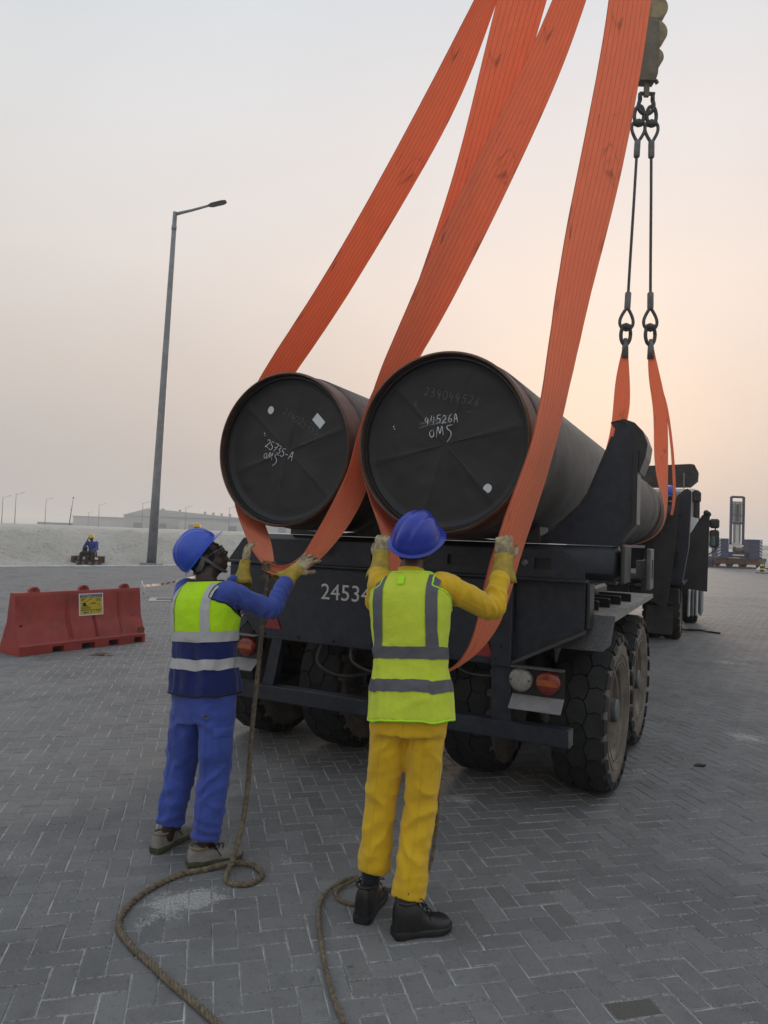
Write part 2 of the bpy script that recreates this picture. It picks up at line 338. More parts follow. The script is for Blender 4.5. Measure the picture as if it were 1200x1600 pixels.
MT['paver_isl'] = paver_mat('grey_block_paver_field', 'island')
MT['edge_obj'] = paver_mat('paver_edge_dust', 'object', None, True)
MT['edge_isl'] = paver_mat('paver_edge_dust_field', 'island', None, True)
MT['paver_far'] = paver_mat('far_paving', 'far')
MT['paver_brown'] = paver_mat('oil_stained_paver', 'object', (.060, .052, .038))
MT['joint'] = pmat('sandy_joint', (.34, .335, .325), .95, 0, .55, 7, .4, 80, .003)

# ------------------------------------------------------------------ mesh helpers
def link(o, parent=None):
    COL.objects.link(o)
    if parent is not None: o.parent = parent
    return o
def tag(o, label=None, cat=None, group=None, kind=None):
    if label: o['label'] = label
    if cat: o['category'] = cat
    if group: o['group'] = group
    if kind: o['kind'] = kind
    return o
def empty(name, loc=(0, 0, 0), rz=0.0, parent=None):
    o = bpy.data.objects.new(name, None); o.location = loc; o.rotation_euler = (0, 0, rz); o.empty_display_size = .1
    return link(o, parent)
class MB:
    def __init__(s): s.v = []; s.f = []; s.m = []; s.mats = []; s.uv = None
    def add(s, vs, fs, mi=0):
        n = len(s.v); s.v.extend([tuple(map(float, p)) for p in vs]); s.f.extend([tuple(i + n for i in f) for f in fs]); s.m.extend([mi] * len(fs)); return s
    def box(s, x0, x1, y0, y1, z0, z1, b=0.0, mi=0, M=None):
        if b <= 0:
            vs = [(x, y, z) for z in (z0, z1) for y in (y0, y1) for x in (x0, x1)]
            fs = [(0, 2, 3, 1), (4, 5, 7, 6), (0, 1, 5, 4), (2, 6, 7, 3), (0, 4, 6, 2), (1, 3, 7, 5)]
        else:
            b = min(b, .45 * min(x1 - x0, y1 - y0, z1 - z0)); vs = []; idx = {}
            for i, (X, sx) in enumerate(((x0, 1), (x1, -1))):
                for j, (Y, sy) in enumerate(((y0, 1), (y1, -1))):
                    for k, (Z, sz) in enumerate(((z0, 1), (z1, -1))):
                        for a in range(3):
                            idx[i, j, k, a] = len(vs)
                            vs.append((X + (sx * b if a != 0 else 0), Y + (sy * b if a != 1 else 0), Z + (sz * b if a != 2 else 0)))
            fs = []
            for a in range(3):
                for e in (0, 1):
                    o = [(0, 0), (0, 1), (1, 1), (1, 0)]
                    q = []
                    for (p, r_) in o:
                        ijk = [0, 0, 0]; ijk[a] = e; ijk[(a + 1) % 3] = p; ijk[(a + 2) % 3] = r_
                        q.append(idx[(*ijk, a)])
                    fs.append(tuple(q) if e == 0 else tuple(reversed(q)))
            for a in range(3):      # edges along axis a
                b1, b2 = (a + 1) % 3, (a + 2) % 3
                for p in (0, 1):
                    for r_ in (0, 1):
                        e0 = [0, 0, 0]; e0[b1] = p; e0[b2] = r_; e1 = list(e0); e1[a] = 1
                        fs.append((idx[(*e0, b1)], idx[(*e1, b1)], idx[(*e1, b2)], idx[(*e0, b2)]))
            for i in (0, 1):
                for j in (0, 1):
                    for k in (0, 1): fs.append((idx[i, j, k, 0], idx[i, j, k, 1], idx[i, j, k, 2]))
        if M is not None: vs = [tuple(M @ Vector(p)) for p in vs]
        return s.add(vs, fs, mi)
    def prism(s, poly, a0, a1, axis='y', mi=0):
        """poly of (p, q): axis y -> (x, z); axis x -> (y, z); axis z -> (x, y)"""
        n = len(poly)
        def pt(p, q, a): return {'y': (p, a, q), 'x': (a, p, q), 'z': (p, q, a)}[axis]
        vs = [pt(p, q, a0) for p, q in poly] + [pt(p, q, a1) for p, q in poly]
        fs = [tuple(range(n)), tuple(reversed(range(n, 2 * n)))] + [(i, i + n, (i + 1) % n + n, (i + 1) % n) for i in range(n)]
        return s.add(vs, fs, mi)
    def tube(s, path, r, n=8, cap=True, mi=0, ref=None):
        P = [Vector(p) for p in path]; rr = r if isinstance(r, (list, tuple)) else [r] * len(P)
        T = [(P[min(i + 1, len(P) - 1)] - P[max(i - 1, 0)]).normalized() for i in range(len(P))]
        up = Vector(ref) if ref is not None else (Vector((0, 0, 1)) if abs(T[0].z) < .9 else Vector((1, 0, 0)))
        A = (up - T[0] * up.dot(T[0])).normalized(); vs = []; fs = []
        for i, p in enumerate(P):
            if i: A = (A - T[i] * A.dot(T[i])).normalized()
            B = T[i].cross(A); ra, rb = rr[i] if isinstance(rr[i], (tuple, list)) else (rr[i], rr[i])
            for k in range(n):
                t = 2 * math.pi * k / n; vs.append(p + A * (ra * math.cos(t)) + B * (rb * math.sin(t)))
        for i in range(len(P) - 1):
            for k in range(n): fs.append((i * n + k, i * n + (k + 1) % n, (i + 1) * n + (k + 1) % n, (i + 1) * n + k))
        if cap: fs.append(tuple(reversed(range(n)))); fs.append(tuple(range((len(P) - 1) * n, len(P) * n)))
        return s.add(vs, fs, mi)
    def loft(s, rings, cap0=True, cap1=True, mi=0, closed=True):
        n = len(rings[0]); vs = [p for r_ in rings for p in r_]; fs = []
        for i in range(len(rings) - 1):
            for k in range(n if closed else n - 1): fs.append((i * n + k, i * n + (k + 1) % n, (i + 1) * n + (k + 1) % n, (i + 1) * n + k))
        if cap0: fs.append(tuple(reversed(range(n))))
        if cap1: fs.append(tuple(range((len(rings) - 1) * n, len(rings) * n)))
        return s.add(vs, fs, mi)
    def lathe(s, prof, n=32, axis='x', o=(0, 0, 0), mi=0, closed=False):
        """prof of (axial, radius)"""
        vs = []; m = len(prof)
        for k in range(n):
            t = 2 * math.pi * k / n; c, d = math.cos(t), math.sin(t)
            for a, r_ in prof:
                q = {'x': (a, r_ * c, r_ * d), 'y': (r_ * d, a, r_ * c), 'z': (r_ * c, r_ * d, a)}[axis]
                vs.append((q[0] + o[0], q[1] + o[1], q[2] + o[2]))
        fs = []
        for k in range(n):
            k2 = (k + 1) % n
            for i in range(m if closed else m - 1):
                j = (i + 1) % m; fs.append((k * m + i, k * m + j, k2 * m + j, k2 * m + i))
        return s.add(vs, fs, mi)
    def ellipsoid(s, c, rx, ry, rz, M=None, n=16, m=10, mi=0):
        c = Vector(c); rings = []
        for i in range(m + 1):
            ph = -math.pi / 2 + math.pi * (i + .02) / (m + .04); row = []
            for k in range(n):
                t = 2 * math.pi * k / n; q = Vector((rx * math.cos(ph) * math.cos(t), ry * math.cos(ph) * math.sin(t), rz * math.sin(ph)))
                if M is not None: q = M @ q
                row.append(c + q)
            rings.append(row)
        return s.loft(rings, mi=mi)
    def mesh(s, name, mats, smooth_=False, auto=None):
        me = bpy.data.meshes.new(name); me.from_pydata(s.v, [], s.f)
        mats = mats if isinstance(mats, (list, tuple)) else [mats]
        for m in mats: me.materials.append(m)
        if len(mats) > 1: me.polygons.foreach_set('material_index', s.m)
        if smooth_ or auto: me.polygons.foreach_set('use_smooth', [True] * len(s.f))
        me.update()
        if auto: me.set_sharp_from_angle(angle=R(auto))
        return me
    def build(s, name, mats, parent=None, smooth_=False, auto=None):
        return link(bpy.data.objects.new(name, s.mesh(name, mats, smooth_, auto)), parent)
def fix_normals(me):
    import bmesh
    bm = bmesh.new(); bm.from_mesh(me); bmesh.ops.recalc_face_normals(bm, faces=bm.faces); bm.to_mesh(me); bm.free()
def cat_rom(P, n):
    P = [np.array(p, float) for p in P]; out = []
    m = len(P) - 1
    for k in range(n + 1):
        t = k / n * m; i = min(int(t), m - 1); u = t - i
        p0 = P[i - 1] if i > 0 else 2 * P[0] - P[1]; p1 = P[i]; p2 = P[i + 1]; p3 = P[i + 2] if i + 2 <= m else 2 * P[m] - P[m - 1]
        out.append(.5 * ((2 * p1) + (-p0 + p2) * u + (2 * p0 - 5 * p1 + 4 * p2 - p3) * u * u + (-p0 + 3 * p1 - 3 * p2 + p3) * u ** 3))
    return out
def copy_tree(o, parent=None):
    c = o.copy(); COL.objects.link(c); c.parent = parent
    for ch in list(o.children): copy_tree(ch, c)
    return c
def text_mesh(name, body, size, mat, parent, M, extrude=.001, spacing=1.0):
    cu_ = bpy.data.curves.new(name, 'FONT'); cu_.body = body; cu_.size = size; cu_.extrude = extrude; cu_.resolution_u = 3; cu_.space_character = spacing
    t = bpy.data.objects.new(name + '_tmp', cu_); COL.objects.link(t)
    dg = bpy.context.evaluated_depsgraph_get(); me = bpy.data.meshes.new_from_object(t.evaluated_get(dg))
    bpy.data.objects.remove(t); bpy.data.curves.remove(cu_)
    me.materials.clear(); me.materials.append(mat); me.name = name
    o = bpy.data.objects.new(name, me); link(o, parent); o.matrix_local = M
    return o

# ================================================================== SETTING
E0 = np.array([-14.5, 27.03]); ED = np.array([.685, .729]); EN = np.array([-.729, .685])
def edge(s, n): p = E0 + ED * s + EN * n; return float(p[0]), float(p[1])
# far ground sheet
g = MB(); g.add([(-2300, -150, -.07), (2300, -150, -.07), (2300, 2400, -.07), (-2300, 2400, -.07)], [(0, 1, 2, 3)])
tag(g.build('desert_ground', MT['sand']), kind='structure')
# paved yard: bedding sheet with blocks laid in herringbone, plain sheet farther off
yard = empty('paved_yard'); tag(yard, kind='structure')
YB = 25.0
# near bedding sheet: right of the yard edge line, behind camera to YB
def edge_x(y): return E0[0] + ED[0] / ED[1] * (y - E0[1])
ys = [-8, 0, 8, 16, YB]
g = MB(); g.add([(max(edge_x(y), -60), y, -.0045) for y in ys] + [(60, y, -.0045) for y in reversed(ys)], [tuple(range(10))]); g.build('bedding', MT['joint'], yard)
g = MB(); far_y = [YB, 40, 60, 90, 140]
g.add([(edge_x(y), y, -.001) for y in far_y] + [(160, 140, -.001), (160, YB, -.001)], [tuple(range(7))]); g.build('far_paving', MT['paver_far'], yard)
# blocks
GA = R(14); ca, sa = math.cos(GA), math.sin(GA)
def g2w(x, y): return x * ca - y * sa, x * sa + y * ca
def w2g(x, y): return x * ca + y * sa, -x * sa + y * ca
U = .1
def in_view(x, y): return 1.7 < y < YB - .12 and abs(x) < .60 * y + 2.2 and x > edge_x(y) + .35
cells = []
cor = [w2g(x, y) for x, y in ((-18, 1.5), (18, 1.5), (18, YB), (-18, YB))]
gx0, gx1 = min(c[0] for c in cor), max(c[0] for c in cor); gy0, gy1 = min(c[1] for c in cor), max(c[1] for c in cor)
I0, I1, J0, J1 = int(gx0 / U) - 1, int(gx1 / U) + 1, int(gy0 / U) - 1, int(gy1 / U) + 1
II, JJ = np.meshgrid(np.arange(I0, I1), np.arange(J0, J1), indexing='ij')
D4 = (II - JJ) % 4
for d, (w, h) in ((0, (2, 1)), (3, (1, 2))):
    sel = D4 == d
    cx = (II[sel] + w / 2) * U; cy = (JJ[sel] + h / 2) * U
    wx = cx * ca - cy * sa; wy = cx * sa + cy * ca
    ex = E0[0] + ED[0] / ED[1] * (wy - E0[1])
    ok = (wy > 1.7) & (wy < YB - .12) & (np.abs(wx) < .60 * wy + 2.2) & (wx > ex + .35)
    for x, y in zip(wx[ok], wy[ok]): cells.append((float(x), float(y), GA + (0 if d == 0 else math.pi / 2)))
def in_frame(x, y):
    dv = Vector((x, y, -1.7)); z = dv.dot(cf); px = 600 + 1109 * dv.dot(cr) / z; py = 800 - 1109 * dv.dot(cu) / z
    return -20 < px < 1220 and py < 1625
vis = [c for c in cells if in_frame(c[0], c[1])]
vis.sort(key=lambda c: c[0] ** 2 + c[1] ** 2)
near = vis[:300]; near_set = set(near); rest = [c for c in cells if c not in near_set]
def block_mesh(name, seed):
    r = random.Random(seed); L, W, b, hh = .2 / 2 - .0022, .1 / 2 - .0022, .0042, .03
    j = lambda: r.uniform(-.0016, .0016)
    base = [(-L, -W), (L, -W), (L, W), (-L, W)]
    low = [(x + j(), y + j()) for x, y in base]; top = [(x - math.copysign(b, x) + j(), y - math.copysign(b, y) + j()) for x, y in base]
    m = MB(); m.add([(x, y, -hh) for x, y in low] + [(x, y, -.004 + j()) for x, y in low] + [(x, y, j() * .5) for x, y in top],
                    [(8, 9, 10, 11)] + [(i + 4, (i + 1) % 4 + 4, (i + 1) % 4 + 8, i + 8) for i in range(4)] + [(i, (i + 1) % 4, (i + 1) % 4 + 4, i + 4) for i in range(4)])
    m.m = [0] + [1] * 8
    return m.mesh(name, [MT['paver_obj'], MT['edge_obj']])
bm_ = [block_mesh('paving_block', s) for s in range(6)]
bm_brown = bm_[0].copy(); bm_brown.materials[0] = MT['paver_brown']
best = min(range(len(near)), key=lambda i: (near[i][0] - .97) ** 2 + (near[i][1] - 2.67) ** 2)
for i, (x, y, a) in enumerate(near):
    o = bpy.data.objects.new('paving_block', bm_brown if i == best else bm_[i % 6]); link(o, yard)
    o.location = (x, y, random.uniform(-.0012, .0012)); o.rotation_euler = (random.gauss(0, .005), random.gauss(0, .004), a + random.gauss(0, .006) + (math.pi if random.random() < .5 else 0))
# all other blocks as one mass
C_ = np.array(rest); n_ = len(C_)
ang = C_[:, 2] + rng.normal(0, .006, n_); dz = rng.uniform(-.0015, .0015, n_)
L, W, b = .2 / 2 - .0022, .1 / 2 - .0022, .0042
loc = np.array([(-L, -W, -.012), (L, -W, -.012), (L, W, -.012), (-L, W, -.012), (-L, -W, -.004), (L, -W, -.004), (L, W, -.004), (-L, W, -.004),
                (-L + b, -W + b, 0), (L - b, -W + b, 0), (L - b, W - b, 0), (-L + b, W - b, 0)])
V = np.repeat(loc[None], n_, 0) + rng.uniform(-.0012, .0012, (n_, 12, 3)) * np.array([1, 1, .5])
cs, sn = np.cos(ang)[:, None], np.sin(ang)[:, None]
tilt = rng.normal(0, .005, (n_, 2))
X = V[:, :, 0] * cs - V[:, :, 1] * sn + C_[:, 0:1]; Y = V[:, :, 0] * sn + V[:, :, 1] * cs + C_[:, 1:2]
Z = V[:, :, 2] + dz[:, None] + V[:, :, 0] * tilt[:, :1] + V[:, :, 1] * tilt[:, 1:]
vv = np.stack([X, Y, Z], 2).reshape(-1, 3)
fq = np.array([(8, 9, 10, 11)] + [(i + 4, (i + 1) % 4 + 4, (i + 1) % 4 + 8, i + 8) for i in range(4)] + [(i, (i + 1) % 4, (i + 1) % 4 + 4, i + 4) for i in range(4)])
ff = (fq[None] + (np.arange(n_) * 12)[:, None, None]).reshape(-1, 4)
me = bpy.data.meshes.new('paving_blocks'); me.from_pydata(vv.tolist(), [], ff.tolist()); me.materials.append(MT['paver_isl']); me.materials.append(MT['edge_isl']); me.polygons.foreach_set('material_index', np.tile(np.array([0] + [1] * 8, dtype=np.int32), n_))
po = link(bpy.data.objects.new('paving_blocks', me), yard); po['kind'] = 'stuff'
print('blocks', n_ + len(near))
# flush edging strip, white painted
kerb = MB()
for s0, s1 in [(-34 + 1.0 * i, -34 + 1.0 * (i + 1) - .012) for i in range(60)] + [(26 + 10 * i, 36 + 10 * i - .02) for i in range(13)]:
    a, b_, c_, d_ = edge(s0, -.02), edge(s1, -.02), edge(s1, .22), edge(s0, .22)
    top = .035 + random.uniform(-.004, .004)
    kerb.add([(*a, -.05), (*b_, -.05), (*c_, -.05), (*d_, -.05), (*a, top), (*b_, top), (*c_, top), (*d_, top)], [(4, 5, 6, 7), (0, 1, 5, 4), (1, 2, 6, 5), (2, 3, 7, 6), (3, 0, 4, 7)])
tag(kerb.build('kerb', MT['kerbwhite']), kind='structure')
g = MB(); g.add([(*edge(-40, .22), .012), (*edge(160, .22), .012), (*edge(160, 1.3), .012), (*edge(-40, 1.3), .012)], [(0, 1, 2, 3)])
tag(g.build('verge', MT['concrete']), kind='structure')
# sand bank and the raised plain behind it
def prof(n):
    t = min(max((n - .9) / 4.0, 0), 1); t = t * t * (3 - 2 * t)
    return -.02 + 1.40 * t + .12 * min(max((n - 5) / 40, 0), 1)
SS = list(np.arange(-6, 20, .15)) + list(np.arange(20, 60, 1.0)) + [60, 75, 100, 140, 200, 300, 450, 700, 1100, 1700, 2300]
SS = [-1500, -900, -500, -250, -120, -60, -35, -22, -14] + SS
NN = list(np.arange(.5, 7, .13)) + list(np.arange(7, 24, 1.0)) + [24, 30, 40, 55, 80, 120, 180, 280, 450, 700, 1100, 1700, 2300]
g = MB(); vs = []
for s in SS:
    for n in NN:
        x, y = edge(s, n); z = prof(n)
        w = min(max((n - .9) / .8, 0), 1) * (1 if n < 30 else .5)
        q = Vector((x, y, 0))
        z += w * (.16 * noise.fractal(q * .35, 1, 2, 4) + (.13 * noise.fractal(q * 1.3, 1, 2, 5) - .10 * abs(noise.noise(q * 3.1))) * (1 if n < 8 else .4)) if n < 120 else 0
        if n > 200: z += -.25 * min(1, (n - 200) / 800)
        vs.append((x, y, z))
m_ = len(NN); fs = [(i * m_ + j, (i + 1) * m_ + j, (i + 1) * m_ + j + 1, i * m_ + j + 1) for i in range(len(SS) - 1) for j in range(m_ - 1)]
g.add(vs, fs); tag(g.build('sand_embankment', MT['sand'], smooth_=True), kind='structure')
# low dark ridge far off on the right
g = MB(); pts = []
for i in range(80):
    x = -40 + i * 9.0; h = 5.5 + 2.2 * noise.fractal(Vector((x * .02, 3, 0)), 1, 2, 4) + .7 * noise.noise(Vector((x * .3, 1, 0)))
    pts.append((x, h))
rings = []
for x, h in pts:
    y = 520 - .12 * x
    rings.append([(x, y - 40, -.2), (x, y - 18, h * .55), (x, y, h), (x, y + 30, h * .5), (x, y + 60, -.2)])
g.loft(rings, False, False, closed=False); tag(g.build('distant_ridge', MT['scrub'], smooth_=True), kind='structure')

# ================================================================== TRAILER, LOAD, TRACTOR (share one heading)
YAW = R(26); O2 = (.10, 4.78)
uV = Vector((math.sin(YAW), math.cos(YAW), 0)); vV = Vector((math.cos(YAW), -math.sin(YAW), 0))
def T(x, y, z): return Vector((O2[0], O2[1], 0)) + vV * x + uV * y + Vector((0, 0, z))

def make_wheel_meshes(D, W, blocks, rim_r):
    """axle along x, centred; outer face towards +x"""
    Ro = D / 2; Rc = Ro - .018; h = W / 2
    t = MB()
    prof_ = [(-h * .62, rim_r), (-h * .80, rim_r + .012), (-h * .98, rim_r + (Rc - rim_r) * .35), (-h, rim_r + (Rc - rim_r) * .6), (-h * .96, Rc - .035), (-h * .84, Rc - .004), (-h * .4, Rc),
             (h * .4, Rc), (h * .84, Rc - .004), (h * .96, Rc - .035), (h, rim_r + (Rc - rim_r) * .6), (h * .98, rim_r + (Rc - rim_r) * .35), (h * .80, rim_r + .012), (h * .62, rim_r)]
    t.lathe(prof_, 72)
    nf = len(t.f)
    # sidewall faces take the dusty material
    mm = len(prof_) - 1
    for i in range(nf):
        if (i % mm) < 4 or (i % mm) >= mm - 4: t.m[i] = 1
    # raised moulding rings on the sidewall
    for rr_ in (rim_r + .05, rim_r + .105):
        t.lathe([(h * .985, rr_ - .004), (h * 1.012, rr_ - .002), (h * 1.012, rr_ + .002), (h * .985, rr_ + .004)], 72, mi=1)
    if blocks:
        nb = 22; pitch = 2 * math.pi / nb
        q_, p_ = h * .26, h * .42
        for (cx, ph) in ((-h * .68, 0.0), (0.0, .5), (h * .68, 0.0)):
            for k in range(nb):
                a0 = (k + ph) * pitch; x0, x1 = max(cx - p_, -h), min(cx + p_, h)
                pts_ = [(cx - q_, a0), (cx + q_ * .15, a0 - pitch * .10), (cx + q_, a0), (cx + p_, a0 + pitch * .5), (cx + q_, a0 + pitch), (cx + q_ * .15, a0 + pitch * .90), (cx - q_, a0 + pitch), (cx - p_, a0 + pitch * .5)]
                pts_ = [(max(-h * .985, min(h * .985, x)), a) for x, a in pts_]; ca_ = a0 + pitch / 2; nn_ = len(pts_); vs = []
                for lev in (0, 1):
                    for (x, a) in pts_:
                        kx, ka = (.93, .945) if lev else (.965, .972)
                        xx = cx + (x - cx) * kx; aa = ca_ + (a - ca_) * ka
                        if abs(x) > h * .98: xx = x
                        drop = .030 * max(0, (abs(xx) / h - .78) / .22) ** 1.5
                        r_ = (Ro if lev else Rc - .012) - drop
                        vs.append((xx, r_ * math.cos(aa), r_ * math.sin(aa)))
                t.add(vs, [tuple(range(nn_, 2 * nn_))] + [(i, (i + 1) % nn_, (i + 1) % nn_ + nn_, i + nn_) for i in range(nn_)])
                if abs(cx) > h * .5:      # shoulder lugs running down the sidewall
                    sx = 1 if cx > 0 else -1; xs = sx * h; am = a0 + pitch * .5
                    vs = []
                    for (r_, dx, wa) in ((Ro - .028, .0, .36), (Ro - .075, .012, .30)):
                        for s_ in (-1, 1):
                            for xo in (-.03, dx + .004): vs.append((xs + sx * xo * 1.0 if xo > 0 else xs - sx * .03, r_ * math.cos(am + s_ * wa * pitch), r_ * math.sin(am + s_ * wa * pitch)))
                    t.add(vs, [(1, 3, 7, 5), (0, 1, 5, 4), (2, 6, 7, 3), (4, 5, 7, 6), (0, 2, 3, 1)])
    tyre = t.mesh('tyre', [MT['rubber'], MT['sidewall']], auto=32); fix_normals(tyre)
    r = MB()
    r.lathe([(h * .60, rim_r + .004), (h * .68, rim_r - .002), (h * .66, rim_r - .025), (h * .40, rim_r - .04), (h * .10, rim_r - .06), (h * .02, rim_r * .72), (h * .12, rim_r * .50), (h * .14, .02), (h * .14, .0)], 48)
    r.lathe([(-h * .60, rim_r + .004), (-h * .66, rim_r - .02), (-h * .1, rim_r - .05), (h * .0, rim_r - .06)], 48)
    for k in range(8):    # ventilation ribs
        a = 2 * math.pi * (k + .5) / 8; c_, s_ = math.cos(a), math.sin(a)
        r.tube([(h * .045, c_ * rim_r * .55, s_ * rim_r * .55), (h * .07, c_ * rim_r * .76, s_ * rim_r * .76)], .016, 6)
    rim = r.mesh('rim', MT['rimmat'], auto=35)
    q = MB(); q.lathe([(h * .1, .115), (h * .30, .11), (h * .34, .10), (h * .36, .085), (h * .92, .08), (h * .98, .07), (h * .98, 0)], 32)
    for k in range(10):
        a = 2 * math.pi * k / 10; q.tube([(h * .12, .15 * math.cos(a), .15 * math.sin(a)), (h * .26, .15 * math.cos(a), .15 * math.sin(a))], .014, 6)
    hub = q.mesh('hub', MT['lightsteel'], auto=35)
    return tyre, rim, hub
def put_wheel(meshes, parent, x, y, z, out, rot=0.0, yaw=0.0):
    w = empty('wheel', (x, y, z), 0, parent)
    w.rotation_euler = Matrix.Rotation((0 if out > 0 else math.pi) + yaw, 3, 'Z').to_euler()
    for nm, me in zip(('tyre', 'rim', 'hub'), meshes):
        o = link(bpy.data.objects.new(nm, me), w)
        o.rotation_euler = (rot, 0, 0)
    return w

trailer = empty('pole_trailer', (*O2, 0), -YAW)
tag(trailer, 'dark navy rear trailer dolly with big block-tread tyres carrying the two pipes', 'trailer')
WR = .55
wm = make_wheel_meshes(1.10, .335, True, .285)
for y, yw in ((.86, R(-2.5)), (2.17, R(-2.0))):
    for x, out in ((1.170, 1), (.40, -1), (-.76, 1), (-1.51, -1)):
        put_wheel(wm, trailer, x, y, WR, out, random.uniform(0, 6), yw)
    m = MB(); m.tube([(-1.45, y, WR), (1.1, y, WR)], .07, 12); m.box(-.1, .1, y - .12, y + .12, WR - .1, WR + .25, .02); m.build('axle', MT['paint_black'], trailer, auto=30)
    for x in (-1.12, .78):
        m = MB()       # air spring bellows
        m.lathe([(WR + .06, .09), (WR + .07, .105), (WR + .13, .118), (WR + .17, .102), (WR + .18, .102), (WR + .24, .118), (WR + .30, .102), (WR + .33, .09), (WR + .345, .09), (WR + .345, 0)], 24, 'z', (x, y, 0))
        m.build('air_spring', MT['darkplastic'], trailer, auto=40)
# main frame under the deck
m = MB(); m.box(-.62, -.42, .12, 3.4, .98, 1.40, .012); m.build('chassis_rail', MT['paint_black'], trailer)
m = MB(); m.box(.12, .32, .12, 3.4, .98, 1.40, .012); m.build('chassis_rail', MT['paint_black'], trailer)
m = MB(); m.box(-1.35, 1.1, 1.2, 1.8, 1.02, 1.38, .02); m.build('cross_member', MT['paint_black'], trailer)
m = MB(); m.box(-.28, .0, 3.4, 9.4, 1.02, 1.30, .02); m.build('draw_pole', MT['paint_black'], trailer)
# rear panel with clipped lower wings
m = MB(); m.prism([(-1.10, .925), (.70, .925), (.70, 1.462), (-1.385, 1.462), (-1.385, 1.24)], 0.0, .05)
rp = m.build('rear_panel', MT['paint'], trailer); 
m = MB(); m.box(.675, .805, -.022, .05, .918, 1.464, .006); m.build('panel_post', MT['paint'], trailer)
m = MB(); m.prism([(.807, .955), (1.232, 1.175), (1.232, 1.462), (.807, 1.462)], .055, .10); m.build('wing_panel', MT['paint'], trailer)
m = MB(); m.prism([(.80, .93), (1.235, 1.155), (1.235, 1.178), (.80, .953)], .0, .14); m.build('wing_flange', MT['steel_dust'], trailer)
m = MB(); m.box(1.236, 1.258, .06, .22, 1.18, 1.462, .006); m.build('wing_end', MT['paint_black'], trailer)
text_mesh('registration_number', '24534', .158, MT['whitepaint_letters'], trailer, Matrix.Translation((-.585, -.0032, 1.243)) @ Matrix.Rotation(R(90), 4, 'X'), .001, 1.02)
for x0 in (-.975, .622):     # red triangles
    m = MB(); h_ = .145; m.prism([(x0 - .07, 1.0), (x0 + .07, 1.0), (x0, 1.0 + h_)], -.008, -.001); t_ = m.build('reflector', MT['reflector'], trailer)
    if x0 > 0: t_.location = (0, -.002, -.03)
# channel beam with slots above the panel
m = MB()
m.box(-1.43, 1.245, -.03, .10, 1.464, 1.482, .004)
m.build('ledge', MT['paint'], trailer)
slots = [(-.72, -.60), (-.20, -.08), (.10, .22), (.36, .48), (.93, 1.03)]
m = MB(); zz0, zz1, sz0, sz1 = 1.484, 1.652, 1.535, 1.60
xs_ = [-1.39, -1.285] + [a for s in slots for a in s] + [1.10, 1.232]
def cell(m, xa, xb, za, zb): m.box(xa, xb, .0, .022, za, zb)
m.prism([(-1.41, zz0), (-1.27, zz0), (-1.27, zz1), ( -1.275, zz1)], .0, .022)
cur = -1.27
for a, b_ in slots:
    cell(m, cur, a, zz0, zz1); cell(m, a, b_, zz0, sz0); cell(m, a, b_, sz1, zz1); cur = b_
m.prism([(cur, zz0), (1.232, zz0), (1.232, 1.54), (1.105, zz1), (cur, zz1)], .0, .022)
m.build('slotted_beam', MT['paint'], trailer)
m = MB(); m.box(-1.24, 1.08, .03, .25, 1.49, 1.645, .01); m.build('beam_core', MT['paint_black'], trailer)
for x in (.87,):
    m = MB(); m.lathe([(-.02, 0), (-.02, .014), (-.012, .022), (.0, .024)], 12, 'y', (x, -.001, 1.568)); m.build('bolt', MT['lightsteel'], trailer, auto=40)
m = MB(); pts_ = [(-.54, -.012, 1.655 + .03 * math.cos(a), ) for a in (0,)]
ring_ = [(-.535 + .022 * math.sin(a), -.03, 1.60 + .04 * math.cos(a)) for a in np.linspace(0, 2 * math.pi, 17)]
m.tube(ring_, .008, 6); ring_ = [(-.535, -.03 + .02 * math.sin(a), 1.685 + .045 * math.cos(a)) for a in np.linspace(0, 2 * math.pi, 17)]; m.tube(ring_, .008, 6)
m.build('lifting_shackle', MT['chain'], trailer, smooth_=True)
# bolster: round-edged box beam across the trailer with end plate
m = MB(); m.box(-1.36, 1.395, .30, .58, 1.468, 1.688, .045); m.build('bolster_beam', MT['paint'], trailer, auto=50)
m = MB(); m.box(1.397, 1.425, .28, .60, 1.455, 1.698, .008); m.build('end_plate', MT['plate'], trailer)
m = MB(); m.box(1.50, 1.53, .78, 1.00, 1.40, 1.68, .006); m.box(1.427, 1.50, .86, .92, 1.48, 1.60); m.build('side_bracket', MT['lightsteel'], trailer)
m = MB(); m.box(1.494, 1.536, .85, .93, 1.46, 1.62, .02); m.build('bracket_slot', MT['darkplastic'], trailer)
for x in (-.71, .52):
    m = MB(); m.prism([(x - .36, 1.69), (x + .36, 1.69), (x + .36, 1.80), (x + .22, 1.725), (x, 1.700), (x - .22, 1.725), (x - .36, 1.80)], .32, .56); m.build('pipe_cradle', MT['darkplastic'], trailer)
# right-hand stanchion plate with rolled top
horn = [(.80, 1.692), (1.345, 1.692), (1.452, 1.84), (1.452, 2.33), (1.445, 2.40), (1.425, 2.445), (1.39, 2.475), (1.35, 2.488), (1.305, 2.482), (1.335, 2.44), (1.325, 2.39), (1.25, 2.20), (1.185, 2.02), (1.13, 1.93), (.98, 1.80)]
m = MB(); m.prism(horn, .36, .385); hn = m.build('stanchion', MT['paint'], trailer)
m = MB(); m.prism([(1.455, 2.30), (1.455, 1.838), (1.347, 1.690), (1.372, 1.690), (1.482, 1.833), (1.482, 2.30)], .33, .52); m.build('stanchion_flange', MT['paint_black'], trailer)
prof2 = [(1.31, 2.484), (1.39, 2.502), (1.455, 2.475), (1.505, 2.42), (1.535, 2.34), (1.525, 2.26), (1.49, 2.16), (1.470, 2.18), (1.455, 2.28), (1.452, 2.34), (1.445, 2.40), (1.427, 2.447), (1.392, 2.478), (1.35, 2.490)]
